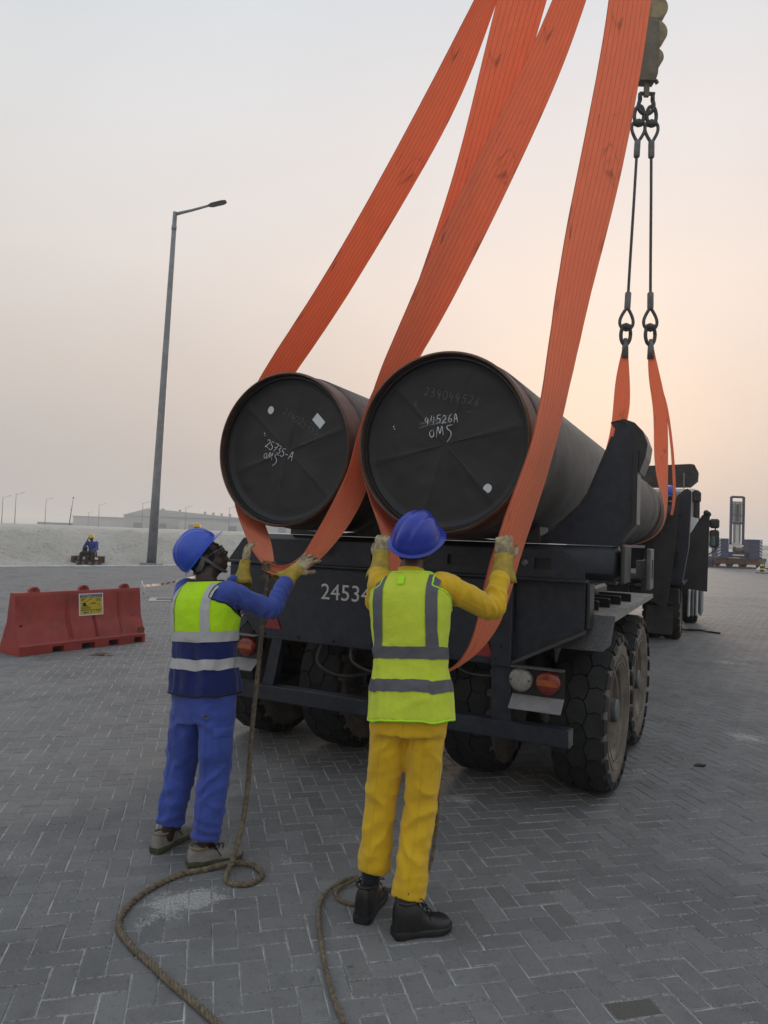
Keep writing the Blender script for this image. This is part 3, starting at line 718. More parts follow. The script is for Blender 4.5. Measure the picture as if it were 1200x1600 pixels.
m = MB(); m.prism(prof2, .352, .66); m.build('rolled_guide', MT['paint_black'], trailer)
m = MB(); m.prism([(.98, 1.79), (1.13, 1.92), (1.19, 2.02), (1.33, 2.39), (1.31, 2.40), (1.165, 2.03), (1.11, 1.945), (.965, 1.81)], .387, .56); m.build('stanchion_pad', MT['darkplastic'], trailer)
# posts and under-run bar
for (a, b_, c_, d_) in ((-.99, -.90, -1.06, -.965), (.675, .80, .685, .81)):
    m = MB(); m.add([(c_, .01, .585), (d_, .01, .585), (b_, .01, .922), (a, .01, .922), (c_, .08, .585), (d_, .08, .585), (b_, .08, .922), (a, .08, .922)], [(0, 1, 2, 3), (7, 6, 5, 4), (0, 4, 5, 1), (1, 5, 6, 2), (2, 6, 7, 3), (3, 7, 4, 0)])
    m.build('bumper_post', MT['paint'], trailer)
m = MB(); m.box(-1.52, 1.165, -.015, .085, .478, .585, .006); m.build('rear_bumper', MT['paint'], trailer)
m = MB(); m.box(1.166, 1.176, -.012, .082, .482, .581); m.build('bumper_end_cap', MT['lightsteel'], trailer)
# lamp boxes
for sgn, x0, x1, lx in ((1, .812, 1.13, ((.868, 'whitelens'), (1.035, 'lens'))), (-1, -1.48, -1.10, ((-1.20, 'lens'), (-1.38, 'whitelens')))):
    m = MB(); m.box(x0, x1, .02, .028, .735, .935); m.build('lamp_panel', MT['paint_black'], trailer)
    m = MB(); m.box(x0, x1, -.05, .018, .930, .936); m.build('lamp_hood', MT['lightsteel'], trailer)
    m = MB(); m.prism([(-.075, .690), (.018, .758), (.018, .752), (-.075, .684)], x0, x1, 'x'); m.build('lamp_tray', MT['tray'], trailer)
    for xx, kind_ in lx:
        z0 = .852; mt = MT['whitelens'] if kind_ == 'whitelens' else MT['redlens']
        l = MB(); l.lathe([(.0, .073), (-.03, .073), (-.04, .066), (-.048, .045), (-.05, 0)], 28, 'y', (xx, .018, z0)); ob = l.build('tail_lamp', mt, trailer, auto=40)
        if kind_ != 'whitelens':
            l = MB(); n_a = 12
            l.prism([(xx - .062, z0 - .018), (xx + .062, z0 - .018), (xx + .062, z0 + .018), (xx - .062, z0 + .018)], -.036, -.028); l.build('indicator_lens', MT['orangelens'], ob)
        for dx in (-.058, .058):
            l = MB(); l.lathe([(-.036, 0), (-.036, .005), (-.02, .005)], 8, 'y', (xx + dx, .0, z0)); l.build('screw', MT['darkplastic'], ob)
# mudguards: deck plate, sloping rear skirt, angle ribs
for sgn, xi, xo in ((1, .93, 1.385), (-1, -1.75, -1.29)):
    zt = 1.262
    m = MB(); m.add([(xi, .22, zt), (xo, .22, zt), (xo, 2.62, zt), (xi, 2.62, zt), (xi, .22, zt - .035), (xo, .22, zt - .035), (xo, 2.62, zt - .035), (xi, 2.62, zt - .035)], [(0, 1, 2, 3), (4, 7, 6, 5), (0, 4, 5, 1), (1, 5, 6, 2), (2, 6, 7, 3), (3, 7, 4, 0)])
    m.build('mudguard', MT['deckdust'], trailer)
    m = MB()
    a0, a1 = (xi + .02, xo - .012) if sgn > 0 else (xi + .012, xo - .02)
    m.add([(a0 - (.17 if sgn > 0 else 0), .10, 1.05), (a1 - .04, .10, 1.055), (a1, .13, 1.09), (xo, .218, zt - .002), (xi + .15 * (sgn > 0), .218, zt - .002)] + [(a0 - (.17 if sgn > 0 else 0), .112, 1.05), (a1 - .04, .112, 1.055), (a1, .142, 1.09), (xo, .23, zt - .006), (xi + .15 * (sgn > 0), .23, zt - .006)],
          [(0, 1, 2, 3, 4), (9, 8, 7, 6, 5)] + [(i, i + 5, (i + 1) % 5 + 5, (i + 1) % 5) for i in range(5)])
    m.build('mudguard_skirt', MT['steel_dust'], trailer)
    if sgn > 0:
        for k, y_ in enumerate((.50, .78, 1.10, 1.45)):
            m = MB(); m.box(.88, 1.24 + .03 * k, y_, y_ + .012, zt + .002, zt + .065); m.box(.88, 1.24 + .03 * k, y_ - .05, y_, zt + .058, zt + .067); m.build('deck_rib', MT['paint_black'], trailer)

# bolts along the panel, air hoses and cable under the beam
for x, z in [(.70 + .04 * (k % 2), .96 + .085 * k) for k in range(6)] + [(-1.05 + .29 * k, .955) for k in range(6)]:
    m = MB(); m.lathe([(-.012, 0), (-.012, .009), (-.004, .011), (.004, .011)], 6, 'y', (x, -.022 if x > .6 else .0, z)); m.build('bolt', MT['paint'], trailer)
for pts, r_ in (([(-.35, .06, .93), (-.32, .03, .82), (-.10, .04, .76), (.15, .06, .80), (.22, .10, .93)], .012), ([(-.60, .08, .93), (-.62, .06, .78), (-.45, .10, .70), (-.30, .3, .72), (-.25, .6, .80)], .014), ([(.45, .05, .93), (.46, .04, .86), (.60, .03, .84), (.80, .04, .86)], .008)):
    m = MB(); m.tube(cat_rom(pts, 24), r_, 8); m.build('air_hose', MT['darkplastic'], trailer, smooth_=True)
for x0, x1, z in ((-1.08, .66, .935), (-1.36, .66, 1.455)):
    m = MB(); n_w = 90; m.tube([(x0 + (x1 - x0) * i / n_w, -.002, z) for i in range(n_w + 1)], [.004 + .0025 * abs(math.sin(i * 1.7)) for i in range(n_w + 1)], 6); m.build('weld_bead', MT['paint'], trailer, smooth_=True)

# ---------------------------------------------------------------- pipes
PR = .5335
def stroke_font():
    F = {}
    F['0'] = [[(.3, 1), (.05, .75), (.05, .25), (.3, 0), (.55, .25), (.55, .75), (.3, 1)]]
    F['1'] = [[(.3, 1), (.3, 0)], [(.05, 0), (.6, .02)]]
    F['2'] = [[(.05, .8), (.25, 1), (.5, .85), (.45, .55), (.02, .03), (.3, .12), (.62, 0)]]
    F['3'] = [[(.05, .92), (.35, 1), (.5, .8), (.22, .55), (.52, .38), (.4, .05), (.05, .08)]]
    F['4'] = [[(.18, 1), (.05, .42), (.6, .46)], [(.45, .85), (.38, -.12)]]
    F['5'] = [[(.6, 1), (.2, .96), (.15, .6), (.45, .55), (.52, .22), (.28, -.02), (.02, .08)]]
    F['6'] = [[(.5, 1), (.15, .55), (.08, .2), (.3, 0), (.52, .22), (.35, .45), (.1, .3)]]
    F['7'] = [[(.05, .95), (.58, 1), (.25, 0)], [(.15, .5), (.5, .55)]]
    F['8'] = [[(.5, .9), (.2, .95), (.15, .7), (.5, .35), (.4, .02), (.1, .12), (.2, .45), (.52, .75), (.5, .9)]]
    F['-'] = [[(.1, .45), (.5, .5)]]
    F['A'] = [[(.02, -.05), (.32, 1), (.58, -.05)], [(.1, .38), (.55, .42)]]
    F['B'] = [[(.1, -.1), (.12, 1), (.5, .85), (.15, .52), (.55, .3), (.1, -.05)]]
    F['O'] = [[(.3, .7), (.05, .4), (.2, .02), (.5, .15), (.52, .55), (.3, .7)]]
    F['M'] = [[(.0, -.02), (.18, .95), (.38, .3), (.62, 1), (.78, .12)]]
    F['S'] = [[(.75, 1.05), (.25, .98), (.2, .72), (.6, .45), (.62, .0), (.2, -.5)]]
    return F
SF = stroke_font()
CAPPH = [0.0]
def cap_relief(x, z, ph):
    """outward bulge (towards the open end) of the taut cover at (x, z)"""
    r = math.hypot(x, z); a = math.atan2(z, x); t = ((a - ph) / (2 * math.pi) * 6) % 1.0
    tri = abs(t - .5) * 2            # 1 at the fold, 0 mid panel
    fold = .006 * math.exp(-((1 - tri) / .035) ** 2) * min(1, r / .08)
    panel = -.006 * (1 - tri ** 2) * min(1, r / .25) * (1 if r < .42 else max(0, (.5 - r) / .08))
    n = .010 * noise.fractal(Vector((x * 3.5 + ph * 7, z * 3.5, 1)), 1, 2, 4)
    return fold + panel + n * min(1, max(0, (.5 - r) / .1))
def make_pipe(x0, y0, z0, ph, label, marks, notes):
    root = empty('steel_pipe', T(x0, y0, z0), -YAW); tag(root, label, 'pipe', 'two large steel pipes on the trailer')
    LEN = 12.2
    m = MB(); k0 = .22
    m.lathe([(.022, PR - .028), (.004, PR - .026), (0, PR - .022), (.006, PR - .014), (.012, PR - .010), (k0, PR - .010)], 96, 'y'); m.lathe([(.02, PR - .028), (.6, PR - .028)], 96, 'y'); m.build('bare_end', MT['pipe_steel'], root, auto=30)
    m = MB(); ypts = [k0 - .01, k0, k0 + .012] + list(np.linspace(.6, 6.6, 7)) + [6.9, 6.915, 7.3, 7.315] + list(np.linspace(8, LEN, 5))
    m.lathe([(y, PR - .012 if y < k0 - .005 else (PR - .004 if y < k0 + .005 else (PR + .006 if 6.91 <= y <= 7.31 else PR))) for y in ypts], 96, 'y'); m.build('coated_barrel', MT['pipe_coat'], root, auto=30)
    # end cover: taut sheet with radial folds, set just inside the rim
    Rc_ = PR - .030; n_a, n_r = 144, 26; vs = []; fs = []
    for i in range(n_r):
        r_ = Rc_ * (i + .15) / (n_r - .85)
        for k in range(n_a):
            a = 2 * math.pi * k / n_a; x, z = r_ * math.cos(a), r_ * math.sin(a)
            yy = .085 - cap_relief(x, z, ph)
            if r_ > Rc_ - .035: yy -= (.03) * ((r_ - Rc_ + .035) / .035) ** .6
            vs.append((x, yy, z))
    for i in range(n_r - 1):
        for k in range(n_a): fs.append((i * n_a + k, (i + 1) * n_a + k, (i + 1) * n_a + (k + 1) % n_a, i * n_a + (k + 1) % n_a))
    fs.append(tuple(range(n_a)))
    m = MB(); m.add(vs, fs); cap = m.build('end_cover', MT['cap'], root, smooth_=True)
    m = MB(); m.lathe([(.058, Rc_ + .001), (.040, Rc_ - .004), (.040, Rc_ - .016), (.058, Rc_ - .022)], 96, 'y'); m.build('cover_hem', MT['cap'], cap, auto=40)
    for (kind_, x, z, a, w, h_) in notes:
        m = MB(); yy = .085 - cap_relief(x, z, ph) - .004
        if kind_ == 'dot': m.add([(x + w * math.cos(t) * (1 + .12 * math.sin(2 * t + 1)), yy, z + h_ * math.sin(t)) for t in np.linspace(0, 2 * math.pi, 20)[:-1]], [tuple(reversed(range(19)))])
        else:
            ca_, sa_ = math.cos(a), math.sin(a); gg = [(x + p * w * ca_ - q * h_ * sa_, z + p * w * sa_ + q * h_ * ca_) for p in np.linspace(-1, 1, 9) for q in np.linspace(-1, 1, 7)]; m.add([(X_, .085 - cap_relief(X_, Z_, ph) - .005, Z_) for X_, Z_ in gg], [(i * 7 + j, (i + 1) * 7 + j, (i + 1) * 7 + j + 1, i * 7 + j + 1) for i in range(8) for j in range(6)])
        m.build('sticker', MT['sticker'], cap)
    for (txt, x, z, size, a, mat_, th, gap) in marks:
        m = MB(); ca_, sa_ = math.cos(a), math.sin(a); cx = 0; rnd_ = random.Random(txt)
        def pt(px, pz):
            X = x + (px * ca_ - pz * sa_) * size; Z_ = z + (px * sa_ + pz * ca_) * size
            return X, Z_
        strokes = []
        if txt == '//':
            for k in range(9): q = rnd_.uniform(-.3, .6); strokes.append([(rnd_.uniform(-.5, .6), q - .1), (2.2 + rnd_.uniform(-.4, .3), q + .25 + rnd_.uniform(-.1, .15)), (rnd_.uniform(3.6, 4.6), q + .5 + rnd_.uniform(-.2, .3))])
        elif txt == '__': strokes = [[(0, 0), (1, .03)]]
        else:
            for ch in txt:
                j_ = rnd_.uniform(-.06, .06)
                if ch != ' ':
                    for st in SF[ch]: strokes.append([(cx + p * .9 + rnd_.uniform(-.03, .03), q + j_) for p, q in st])
                cx += gap * (1.25 if ch == 'M' else 1)
        for st in strokes:
            P = cat_rom([(p, q, 0) for p, q in st], max(4, 5 * (len(st) - 1))); ring = []
            for i, p in enumerate(P):
                d = P[min(i + 1, len(P) - 1)] - P[max(i - 1, 0)]; l_ = math.hypot(d[0], d[1]) or 1; nx, nz = -d[1] / l_, d[0] / l_
                hw = th / size * (.55 + .45 * math.sin(math.pi * (i + .5) / len(P)))
                for s_ in (-1, 1):
                    X, Z_ = pt(p[0] + s_ * hw * nx, p[1] + s_ * hw * nz); ring.append((X, .085 - cap_relief(X, Z_, ph) - .0035, Z_))
            m.add(ring, [(2 * i, 2 * i + 1, 2 * i + 3, 2 * i + 2) for i in range(len(P) - 1)])
        m.build('chalk_mark', mat_, cap)
    # a chip of bare metal on the rim
    return root
make_pipe(.52, -.607, 2.244, R(12), 'right-hand black coated pipe with crossed-out chalk number, behind the yellow-suited worker', [
    ('234044526', -.145, .292, .050, R(-13), MT['chalk_faint'], .0018, .80), ('1', -.205, .235, .038, R(-5), MT['chalk_faint'], .0018, .8), ('__', .12, .185, .045, R(-8), MT['chalk_faint'], .0016, 1),
    ('44526A', -.13, .118, .048, R(3), MT['chalk'], .0022, .74), ('//', -.16, .112, .042, R(2), MT['chalk_faint'], .0015, 1), ('OMS', -.10, .040, .062, R(2), MT['chalk'], .0023, .72)],
    [('dot', .265, -.255, 0, .023, .026), ('dot', -.335, .115, 0, .004, .005), ('dot', -.33, .10, 0, .003, .004)])
make_pipe(-.71, -.385, 2.259, R(18), 'left-hand black coated pipe with small white label on its end cover', [
    ('234025735', -.06, .255, .050, R(-30), MT['chalk_faint'], .0017, .74), ('25735-A', -.195, .030, .058, R(-24), MT['chalk'], .0023, .62), ('OMS', -.205, -.045, .055, R(-20), MT['chalk'], .0023, .68), ('__', .10, .05, .05, R(-12), MT['chalk_faint'], .0016, 1)],
    [('dot', -.155, .285, 0, .023, .028), ('tag', .235, .195, R(-44), .048, .030), ('dot', -.20, .125, 0, .004, .004), ('dot', -.195, .11, 0, .003, .003)])

# ---------------------------------------------------------------- tractor unit
tractor = empty('tractor_truck', (*O2, 0), -YAW)
tag(tractor, 'white cab tractor truck at the front of the load, seen from behind', 'truck')
tw = make_wheel_meshes(1.02, .30, True, .27)
for x, out in ((1.07, 1), (.75, -1), (-1.35, 1), (-1.67 + .6, -1)): put_wheel(tw, tractor, x, 9.98, .51, out, random.uniform(0, 6))
for x, out in ((1.22, 1), (-1.45, -1)): put_wheel(tw, tractor, x, 13.35, .51, out, random.uniform(0, 6))
m = MB(); m.box(-.62, -.42, 8.9, 14.3, .75, 1.02, .012); m.build('chassis_rail', MT['paint_black'], tractor)
m = MB(); m.box(.22, .42, 8.9, 14.3, .75, 1.02, .012); m.build('chassis_rail', MT['paint_black'], tractor)
m = MB(); m.box(-1.5, 1.24, 8.95, 9.08, .72, .98, .01); m.build('rear_cross_bar', MT['paint_black'], tractor)
m = MB(); m.box(-1.55, 1.30, 9.15, 11.9, 1.03, 1.10, .01); m.build('deck', MT['paint_black'], tractor)
m = MB(); m.box(.70, 1.14, 9.05, 9.07, .17, .66, .004); m.build('mud_flap', MT['darkplastic'], tractor)
m = MB(); m.lathe([(8.98, .035), (8.96, .035), (8.955, .03), (8.95, 0)], 16, 'y', (1.12, 0, .74)); m.build('tail_lamp', MT['redlens'], tractor, auto=40)
# arched mudguard over the drive wheel
rings = []
for a in np.linspace(R(20), R(160), 14):
    y_, z_ = 9.98 - .60 * math.cos(a), .51 + .58 * math.sin(a); rings.append([(.62, y_, z_), (1.25, y_, z_), (1.25, y_, z_ - .03 * math.sin(a)), (.62, y_, z_ - .03)])
m = MB(); m.loft(rings); m.build('mudguard', MT['darkplastic'], tractor)
# turntable bolster with two upright plates
m = MB(); m.box(-1.45, 1.26, 8.62, 8.92, 1.30, 1.66, .03); m.build('bolster_beam', MT['paint'], tractor)
m = MB(); m.box(-.5, .3, 8.5, 9.2, 1.10, 1.30, .02); m.build('turntable', MT['paint_black'], tractor)
# broad black plate beside the pipe (slightly bowed sheet)
outl = [(.72, 1.72), (.86, 1.86), (1.00, 2.06), (1.12, 2.32), (1.21, 2.56), (1.245, 2.60), (1.25, 2.50), (1.215, 1.9), (1.19, 1.69), (1.14, 1.15), (1.08, .66), (.88, .76), (.67, .86), (.68, 1.3)]
m = MB(); m.prism(outl, 8.45, 8.47); pl = m.build('guard_plate', MT['plate'], tractor)
m = MB(); m.prism([(1.08, 1.30), (1.08, 2.30), (1.16, 2.48), (1.22, 2.58), (1.29, 2.66), (1.35, 2.69), (1.41, 2.65), (1.42, 2.58), (1.39, 1.70), (1.30, 1.10), (1.15, 1.10)], 8.62, 8.92); m.build('stanchion', MT['paint'], tractor)
m = MB(); m.box(1.20, 1.235, 8.70, 8.78, 1.10, 1.52, .004); m.build('marker_plate', MT['lightsteel'], tractor)
outl = [(1.19, .90), (1.64, .87), (1.66, 2.30), (1.69, 2.34), (1.66, 2.40), (1.60, 2.40), (1.52, 2.32), (1.45, 2.20), (1.36, 2.03), (1.26, 1.88), (1.22, 1.5)]
m = MB(); m.prism(outl, 10.60, 10.625); m.build('side_guard', MT['plate'], tractor)
m = MB(); m.tube([(1.60, 10.4, 2.37), (1.60, 10.62, 2.38)], .05, 10); m.build('guard_roller', MT['darkplastic'], tractor, smooth_=True)
# cab
cab = [(12.32, 1.05), (14.35, .55), (14.55, .75), (14.50, 1.55), (14.22, 2.62), (13.9, 2.86), (12.45, 2.98), (12.30, 2.90)]
m = MB()
xw0, xw1 = -1.40, 1.36
rings = []
for f_, dx in ((0, .06), (1, .0), (2, .0), (3, .06)):
    x = (xw0, xw0 + .05, xw1 - .05, xw1)[f_]; sc_ = .97 if dx else 1.0
    cy, cz = 13.4, 1.8; rings.append([(x, cy + (y - cy) * sc_, cz + (z - cz) * sc_) for y, z in cab])
m.loft(rings); m.build('cab_shell', MT['cabwhite'], tractor)
m = MB(); m.prism([(13.35, 1.72), (14.28, 1.62), (14.08, 2.42), (13.35, 2.50)], xw1 - .004, xw1 + .004, 'x'); m.build('side_window', MT['darkplastic'], tractor)
m = MB(); m.box(-.9, .9, 12.285, 12.295, 1.9, 2.55); m.build('rear_window', MT['darkplastic'], tractor)
m = MB(); m.box(1.30, 1.42, 12.2, 12.36, 2.30, 2.92, .04); m.box(1.26, 1.44, 12.15, 12.5, 2.66, 2.93, .05); m.build('air_intake', MT['darkplastic'], tractor, auto=40)
m = MB(); m.box(1.15, 1.40, 12.20, 12.29, 1.0, 2.35, .02); m.build('cab_corner', MT['cabwhite'], tractor)
m = MB(); m.prism([(.15, 2.98), (1.24, 2.99), (1.38, 3.12), (1.39, 3.30), (1.31, 3.46), (1.24, 3.475), (-.9, 3.40), (-1.3, 3.2), (-1.2, 2.98)], 12.0, 12.30); m.build('roof_headboard', MT['darkplastic'], tractor)
m = MB(); m.box(1.10, 1.125, 11.96, 11.99, 2.95, 3.28); m.build('headboard_stay', MT['galv'], tractor)
for k in range(4):
    m = MB(); m.box(1.275 + .07 * k, 1.325 + .07 * k, 11.1 + .05 * k, 12.2, .32 + .01 * k, .86, .015); m.build('side_fairing', MT['cabwhite'] if k % 2 == 0 else MT['galv'], tractor)
m = MB(); m.tube([(1.36, 13.9, 2.35), (1.55, 13.95, 2.36), (1.70, 14.0, 2.30), (1.72, 14.0, 1.66), (1.58, 13.95, 1.56), (1.38, 13.9, 1.55)], .018, 8); m.build('mirror_arm', MT['darkplastic'], tractor, smooth_=True)
for z0, z1 in ((2.17, 2.39), (1.72, 2.13)):
    m = MB(); m.box(1.58, 1.79, 13.93, 14.05, z0, z1, .035); o = m.build('mirror', MT['darkplastic'], tractor, auto=40)
    if z0 < 2: m = MB(); m.box(1.60, 1.70, 13.924, 13.929, z0 + .05, z1 - .14); m.build('mirror_glass', MT['glass_mirror'], o)

# ================================================================== SLINGS
def strap(name, Lr, Rr, parent, mat, n=90, th=.007, cup=.007, across=8, seed=0):
    Lp = cat_rom(Lr, n); Rp = cat_rom(Rr, n)
    for _ in range(n // 5):
        for Q_ in (Lp, Rp): Q_[1:-1] = [(Q_[i - 1] + 2 * Q_[i] + Q_[i + 1]) / 4 for i in range(1, n)]
    vs = []; uvs = []; dist = 0; prev = None
    A = across + 1
    for i in range(n + 1):
        l, r_ = Lp[i], Rp[i]; mid = (l + r_) / 2
        if prev is not None: dist += float(np.linalg.norm(mid - prev))
        prev = mid
        tdir = (Lp[min(i + 1, n)] + Rp[min(i + 1, n)] - Lp[max(i - 1, 0)] - Rp[max(i - 1, 0)]); tdir /= (np.linalg.norm(tdir) + 1e-9)
        w = r_ - l; nn = np.cross(w, tdir); nl = np.linalg.norm(nn); nn = nn / nl if nl > 1e-6 else np.array([0, -1., 0])
        for side in (-1, 1):
            for k in range(A):
                u = k / across
                wob = cup * (math.sin(math.pi * u) + .35 * noise.noise(Vector((u * 2.5, dist * 2.2, seed))))
                edge_n = .003 * noise.noise(Vector((side * 0 + u * 9, dist * 6, seed + 5)))
                vs.append(tuple(l + w * u + nn * (wob + edge_n + side * th / 2))); uvs.append((u, dist))
    fs = []; W2 = 2 * A
    for i in range(n):
        a, b_ = i * W2, (i + 1) * W2
        for k in range(across):
            fs.append((a + k, a + k + 1, b_ + k + 1, b_ + k)); fs.append((a + A + k, b_ + A + k, b_ + A + k + 1, a + A + k + 1))
        fs.append((a, b_, b_ + A, a + A)); fs.append((a + across, a + A + across, b_ + A + across, b_ + across))
    m = MB(); m.add(vs, fs); o = m.build(name, mat, parent, smooth_=False); me = o.data
    me.polygons.foreach_set('use_smooth', [True] * len(fs)); me.set_sharp_from_angle(angle=R(50))
    uvl = me.uv_layers.new(name='UVMap'); li = np.zeros(len(me.loops), dtype=np.int32); me.loops.foreach_get('vertex_index', li)
    uvl.data.foreach_set('uv', np.array(uvs, dtype=np.float32)[li].reshape(-1))
    return o
HK = np.array([2.15, 5.20, 9.35])
def to_hook(Lr, Rr, dx):
    a = HK + np.array([dx - .07, 0, 0]); b_ = HK + np.array([dx + .07, .06, 0]); out = []
    for rail, e in ((Lr, a), (Rr, b_)):
        p, q = np.array(rail[0]), np.array(rail[1]); d = (p - q) / np.linalg.norm(p - q); c = p + d * np.linalg.norm(e - p) * .5
        out.append([(1 - t) ** 2 * p + 2 * t * (1 - t) * c + t * t * e for t in (1.0, .8, .6, .4, .2)])
    return out
G_SL = 'orange webbing slings round the pipe ends'
s1 = empty('lifting_sling', (-.68, 4.28, 1.48)); inv1 = Matrix.Translation((.68, -4.28, -1.48))
tag(s1, 'orange flat webbing sling round the left pipe, gathered and tied to a rope below', 'sling', G_SL)
s2 = empty('lifting_sling', (.4, 3.9, 1.0)); tag(s2, 'orange flat webbing sling looped round the right pipe, held by the yellow-suited worker', 'sling', G_SL)
def rel(pts, o): return [np.array(p) - np.array(o.location) for p in pts]
S1L = [(.490, 4.75, 5.401), (.120, 4.80, 4.628), (-.338, 4.90, 3.752), (-.643, 5.00, 3.261), (-.920, 5.08, 2.84), (-1.075, 5.14, 2.52), (-1.135, 5.16, 2.22), (-1.09, 5.08, 1.95), (-1.000, 4.93, 1.775), (-.899, 4.70, 1.650), (-.829, 4.50, 1.580), (-.720, 4.30, 1.503)]
S1R = [(.658, 4.85, 5.485), (.45, 4.88, 4.80), (.098, 4.95, 4.144), (-.335, 5.10, 3.408), (-.68, 5.28, 2.93), (-.94, 5.38, 2.58), (-1.02, 5.42, 2.25), (-.96, 5.32, 1.94), (-.803, 4.97, 1.690), (-.732, 4.70, 1.610), (-.673, 4.42, 1.521), (-.645, 4.31, 1.49)]
a, b_ = to_hook(S1L, S1R, -.12); strap('strap', rel(a + S1L, s1), rel(b_ + S1R, s1), s1, MT['strap'], 110, seed=1)
S2L = [(0.651, 4.800, 5.446), (0.479, 4.800, 4.574), (0.358, 4.780, 4.056), (0.172, 4.720, 3.411), (-0.015, 4.660, 2.843), (-0.131, 4.600, 2.584), (-0.203, 4.500, 2.275), (-0.231, 4.450, 2.102), (-0.344, 4.380, 1.841), (-0.451, 4.320, 1.625), (-.50, 4.28, 1.535)]
S2R = [(0.987, 4.750, 5.419), (0.784, 4.800, 4.589), (0.652, 4.850, 4.102), (0.451, 4.850, 3.469), (0.182, 4.820, 2.889), (0.028, 4.780, 2.515), (-0.056, 4.680, 2.240), (-0.119, 4.550, 1.967), (-0.234, 4.420, 1.723), (-0.380, 4.340, 1.541), (-.46, 4.29, 1.475)]
a, b_ = to_hook(S2L, S2R, -.02); strap('strap', rel(a + S2L, s1), rel(b_ + S2R, s1), s1, MT['strap'], 110, seed=2)
# gathered folds between the knot and the hand
for k, (o1, o2) in enumerate((((0, 0, .0), (0, -.012, .03)), ((0, -.02, -.02), (0, -.005, .012)), ((0, .01, -.035), (0, -.012, -.012)))):
    c = [(-.715, 4.285, 1.492), (-.675, 4.26, 1.478), (-.61, 4.235, 1.462), (-.55, 4.24, 1.472), (-.49, 4.275, 1.515)]
    strap('strap_fold', rel([np.array(p) + np.array(o1) for p in c], s1), rel([np.array(p) + np.array(o2) + np.array((0, 0, .012)) for p in c], s1), s1, MT['strap'], 24, .008, .010, 4, seed=10 + k)
S3L = [(0.972, 4.500, 5.225), (0.795, 4.500, 4.758), (0.422, 4.450, 3.930), (0.223, 4.420, 3.481), (0.087, 4.400, 3.098), (-0.071, 4.380, 2.704), (-0.150, 4.360, 2.358), (-0.150, 4.340, 2.118), (-0.092, 4.280, 1.920), (-0.019, 4.100, 1.758), (0.039, 3.980, 1.551), (.10, 3.90, 1.28), (.20, 3.87, 1.06), (.34, 3.85, .972)]
S3R = [(1.193, 4.500, 5.233), (1.048, 4.500, 4.747), (0.746, 4.500, 4.022), (0.417, 4.550, 3.288), (0.224, 4.600, 2.930), (0.075, 4.600, 2.654), (-0.018, 4.600, 2.357), (-0.015, 4.540, 2.098), (0.046, 4.440, 1.850), (0.110, 4.260, 1.690), (0.175, 4.080, 1.515), (.20, 4.02, 1.27), (.27, 3.98, 1.07), (.36, 3.95, .965)]
a, b_ = to_hook(S3L, S3R, .06); strap('strap', rel(a + S3L, s2), rel(b_ + S3R, s2), s2, MT['strap'], 120, seed=3)
S4L = [(1.279, 4.300, 5.082), (1.226, 4.250, 4.691), (1.056, 4.100, 3.829), (0.937, 3.950, 3.271), (0.805, 3.72, 2.402), (0.735, 3.70, 2.125), (0.650, 3.71, 1.885), (0.577, 3.760, 1.613), (0.544, 3.780, 1.451), (0.510, 3.800, 1.195), (0.435, 3.830, 1.03), (.33, 3.85, .968)]
S4R = [(1.578, 4.400, 5.170), (1.483, 4.300, 4.560), (1.300, 4.150, 3.70), (1.150, 4.05, 3.19), (0.985, 3.93, 2.444), (0.915, 3.93, 2.154), (0.850, 3.93, 1.901), (0.763, 3.950, 1.614), (0.730, 3.955, 1.451), (0.665, 3.960, 1.225), (0.53, 3.955, 1.045), (.35, 3.95, .962)]
a, b_ = to_hook(S4L, S4R, .14); strap('strap', rel(a + S4L, s2), rel(b_ + S4R, s2), s2, MT['strap'], 110, seed=4, cup=-.007)

# crane hook blocks with shackles, wire slings and far webbing sling
def torus_pts(c, u, v, ru, rv, n=20, a0=0, a1=2 * math.pi):
    c, u, v = Vector(c), Vector(u), Vector(v); return [c + u * (ru * math.cos(t)) + v * (rv * math.sin(t)) for t in np.linspace(a0, a1, n)]
def hook_block(x, y, z, label, scale=1.0, rope_top=3.0):
    r = empty('crane_hook_block', (x, y, z)); tag(r, label, 'hook block', 'crane hook blocks')
    r.scale = (scale,) * 3
    m = MB(); m.loft([[(sx * w, sy * d, zz) for sx, sy in ((-1, -1), (1, -1), (1, 1), (-1, 1))] for zz, w, d in ((0, .12, .09), (.10, .15, .10), (.45, .16, .11), (.95, .15, .10), (1.3, .12, .08), (1.75, .10, .07))]); m.build('body', MT['hook_yellow'], r)
    for zz, rr_ in ((1.18, .20), (.78, .20), (.38, .15)):
        m = MB(); m.lathe([(-.10, 0), (-.10, rr_ * .9), (-.085, rr_), (-.03, rr_), (0, rr_ * .85), (.03, rr_), (.085, rr_), (.10, rr_ * .9), (.10, 0)], 32, 'y', (.09, 0, zz)); m.build('sheave_cheek', MT['sheave'], r, auto=35)
    m = MB(); m.box(-.03, .05, -.03, .03, -.22, .02, .008); m.build('eye_link', MT['hook_yellow'], r)
    m = MB()
    for sx in (-1, 1): m = MB(); m.tube([(sx * .11 + .02, -.05, .02), (sx * .14 + .02, -.05, -.03)], .03, 8); m.build('pin_boss', MT['chain'], r)
    m = MB(); m.tube([(-.10, 0, -.17), (.14, 0, -.17)], .03, 10); m.tube(torus_pts((.01, 0, -.36), (1, 0, 0), (0, 0, -1), .12, .14, 18, R(-35), R(215)) , .032, 10)
    m.tube([(.11, 0, -.17), (.11, 0, -.28)], .035, 8); m.tube([(-.09, 0, -.17), (-.09, 0, -.28)], .035, 8)
    m.build('shackle', MT['chain'], r, smooth_=True)
    m = MB()
    for dx in (-.05, .05): m.tube([(dx, 0, 1.7), (dx, 0, 1.7 + rope_top)], .014, 8)
    m.build('hoist_rope', MT['wire'], r, smooth_=True)
    return r
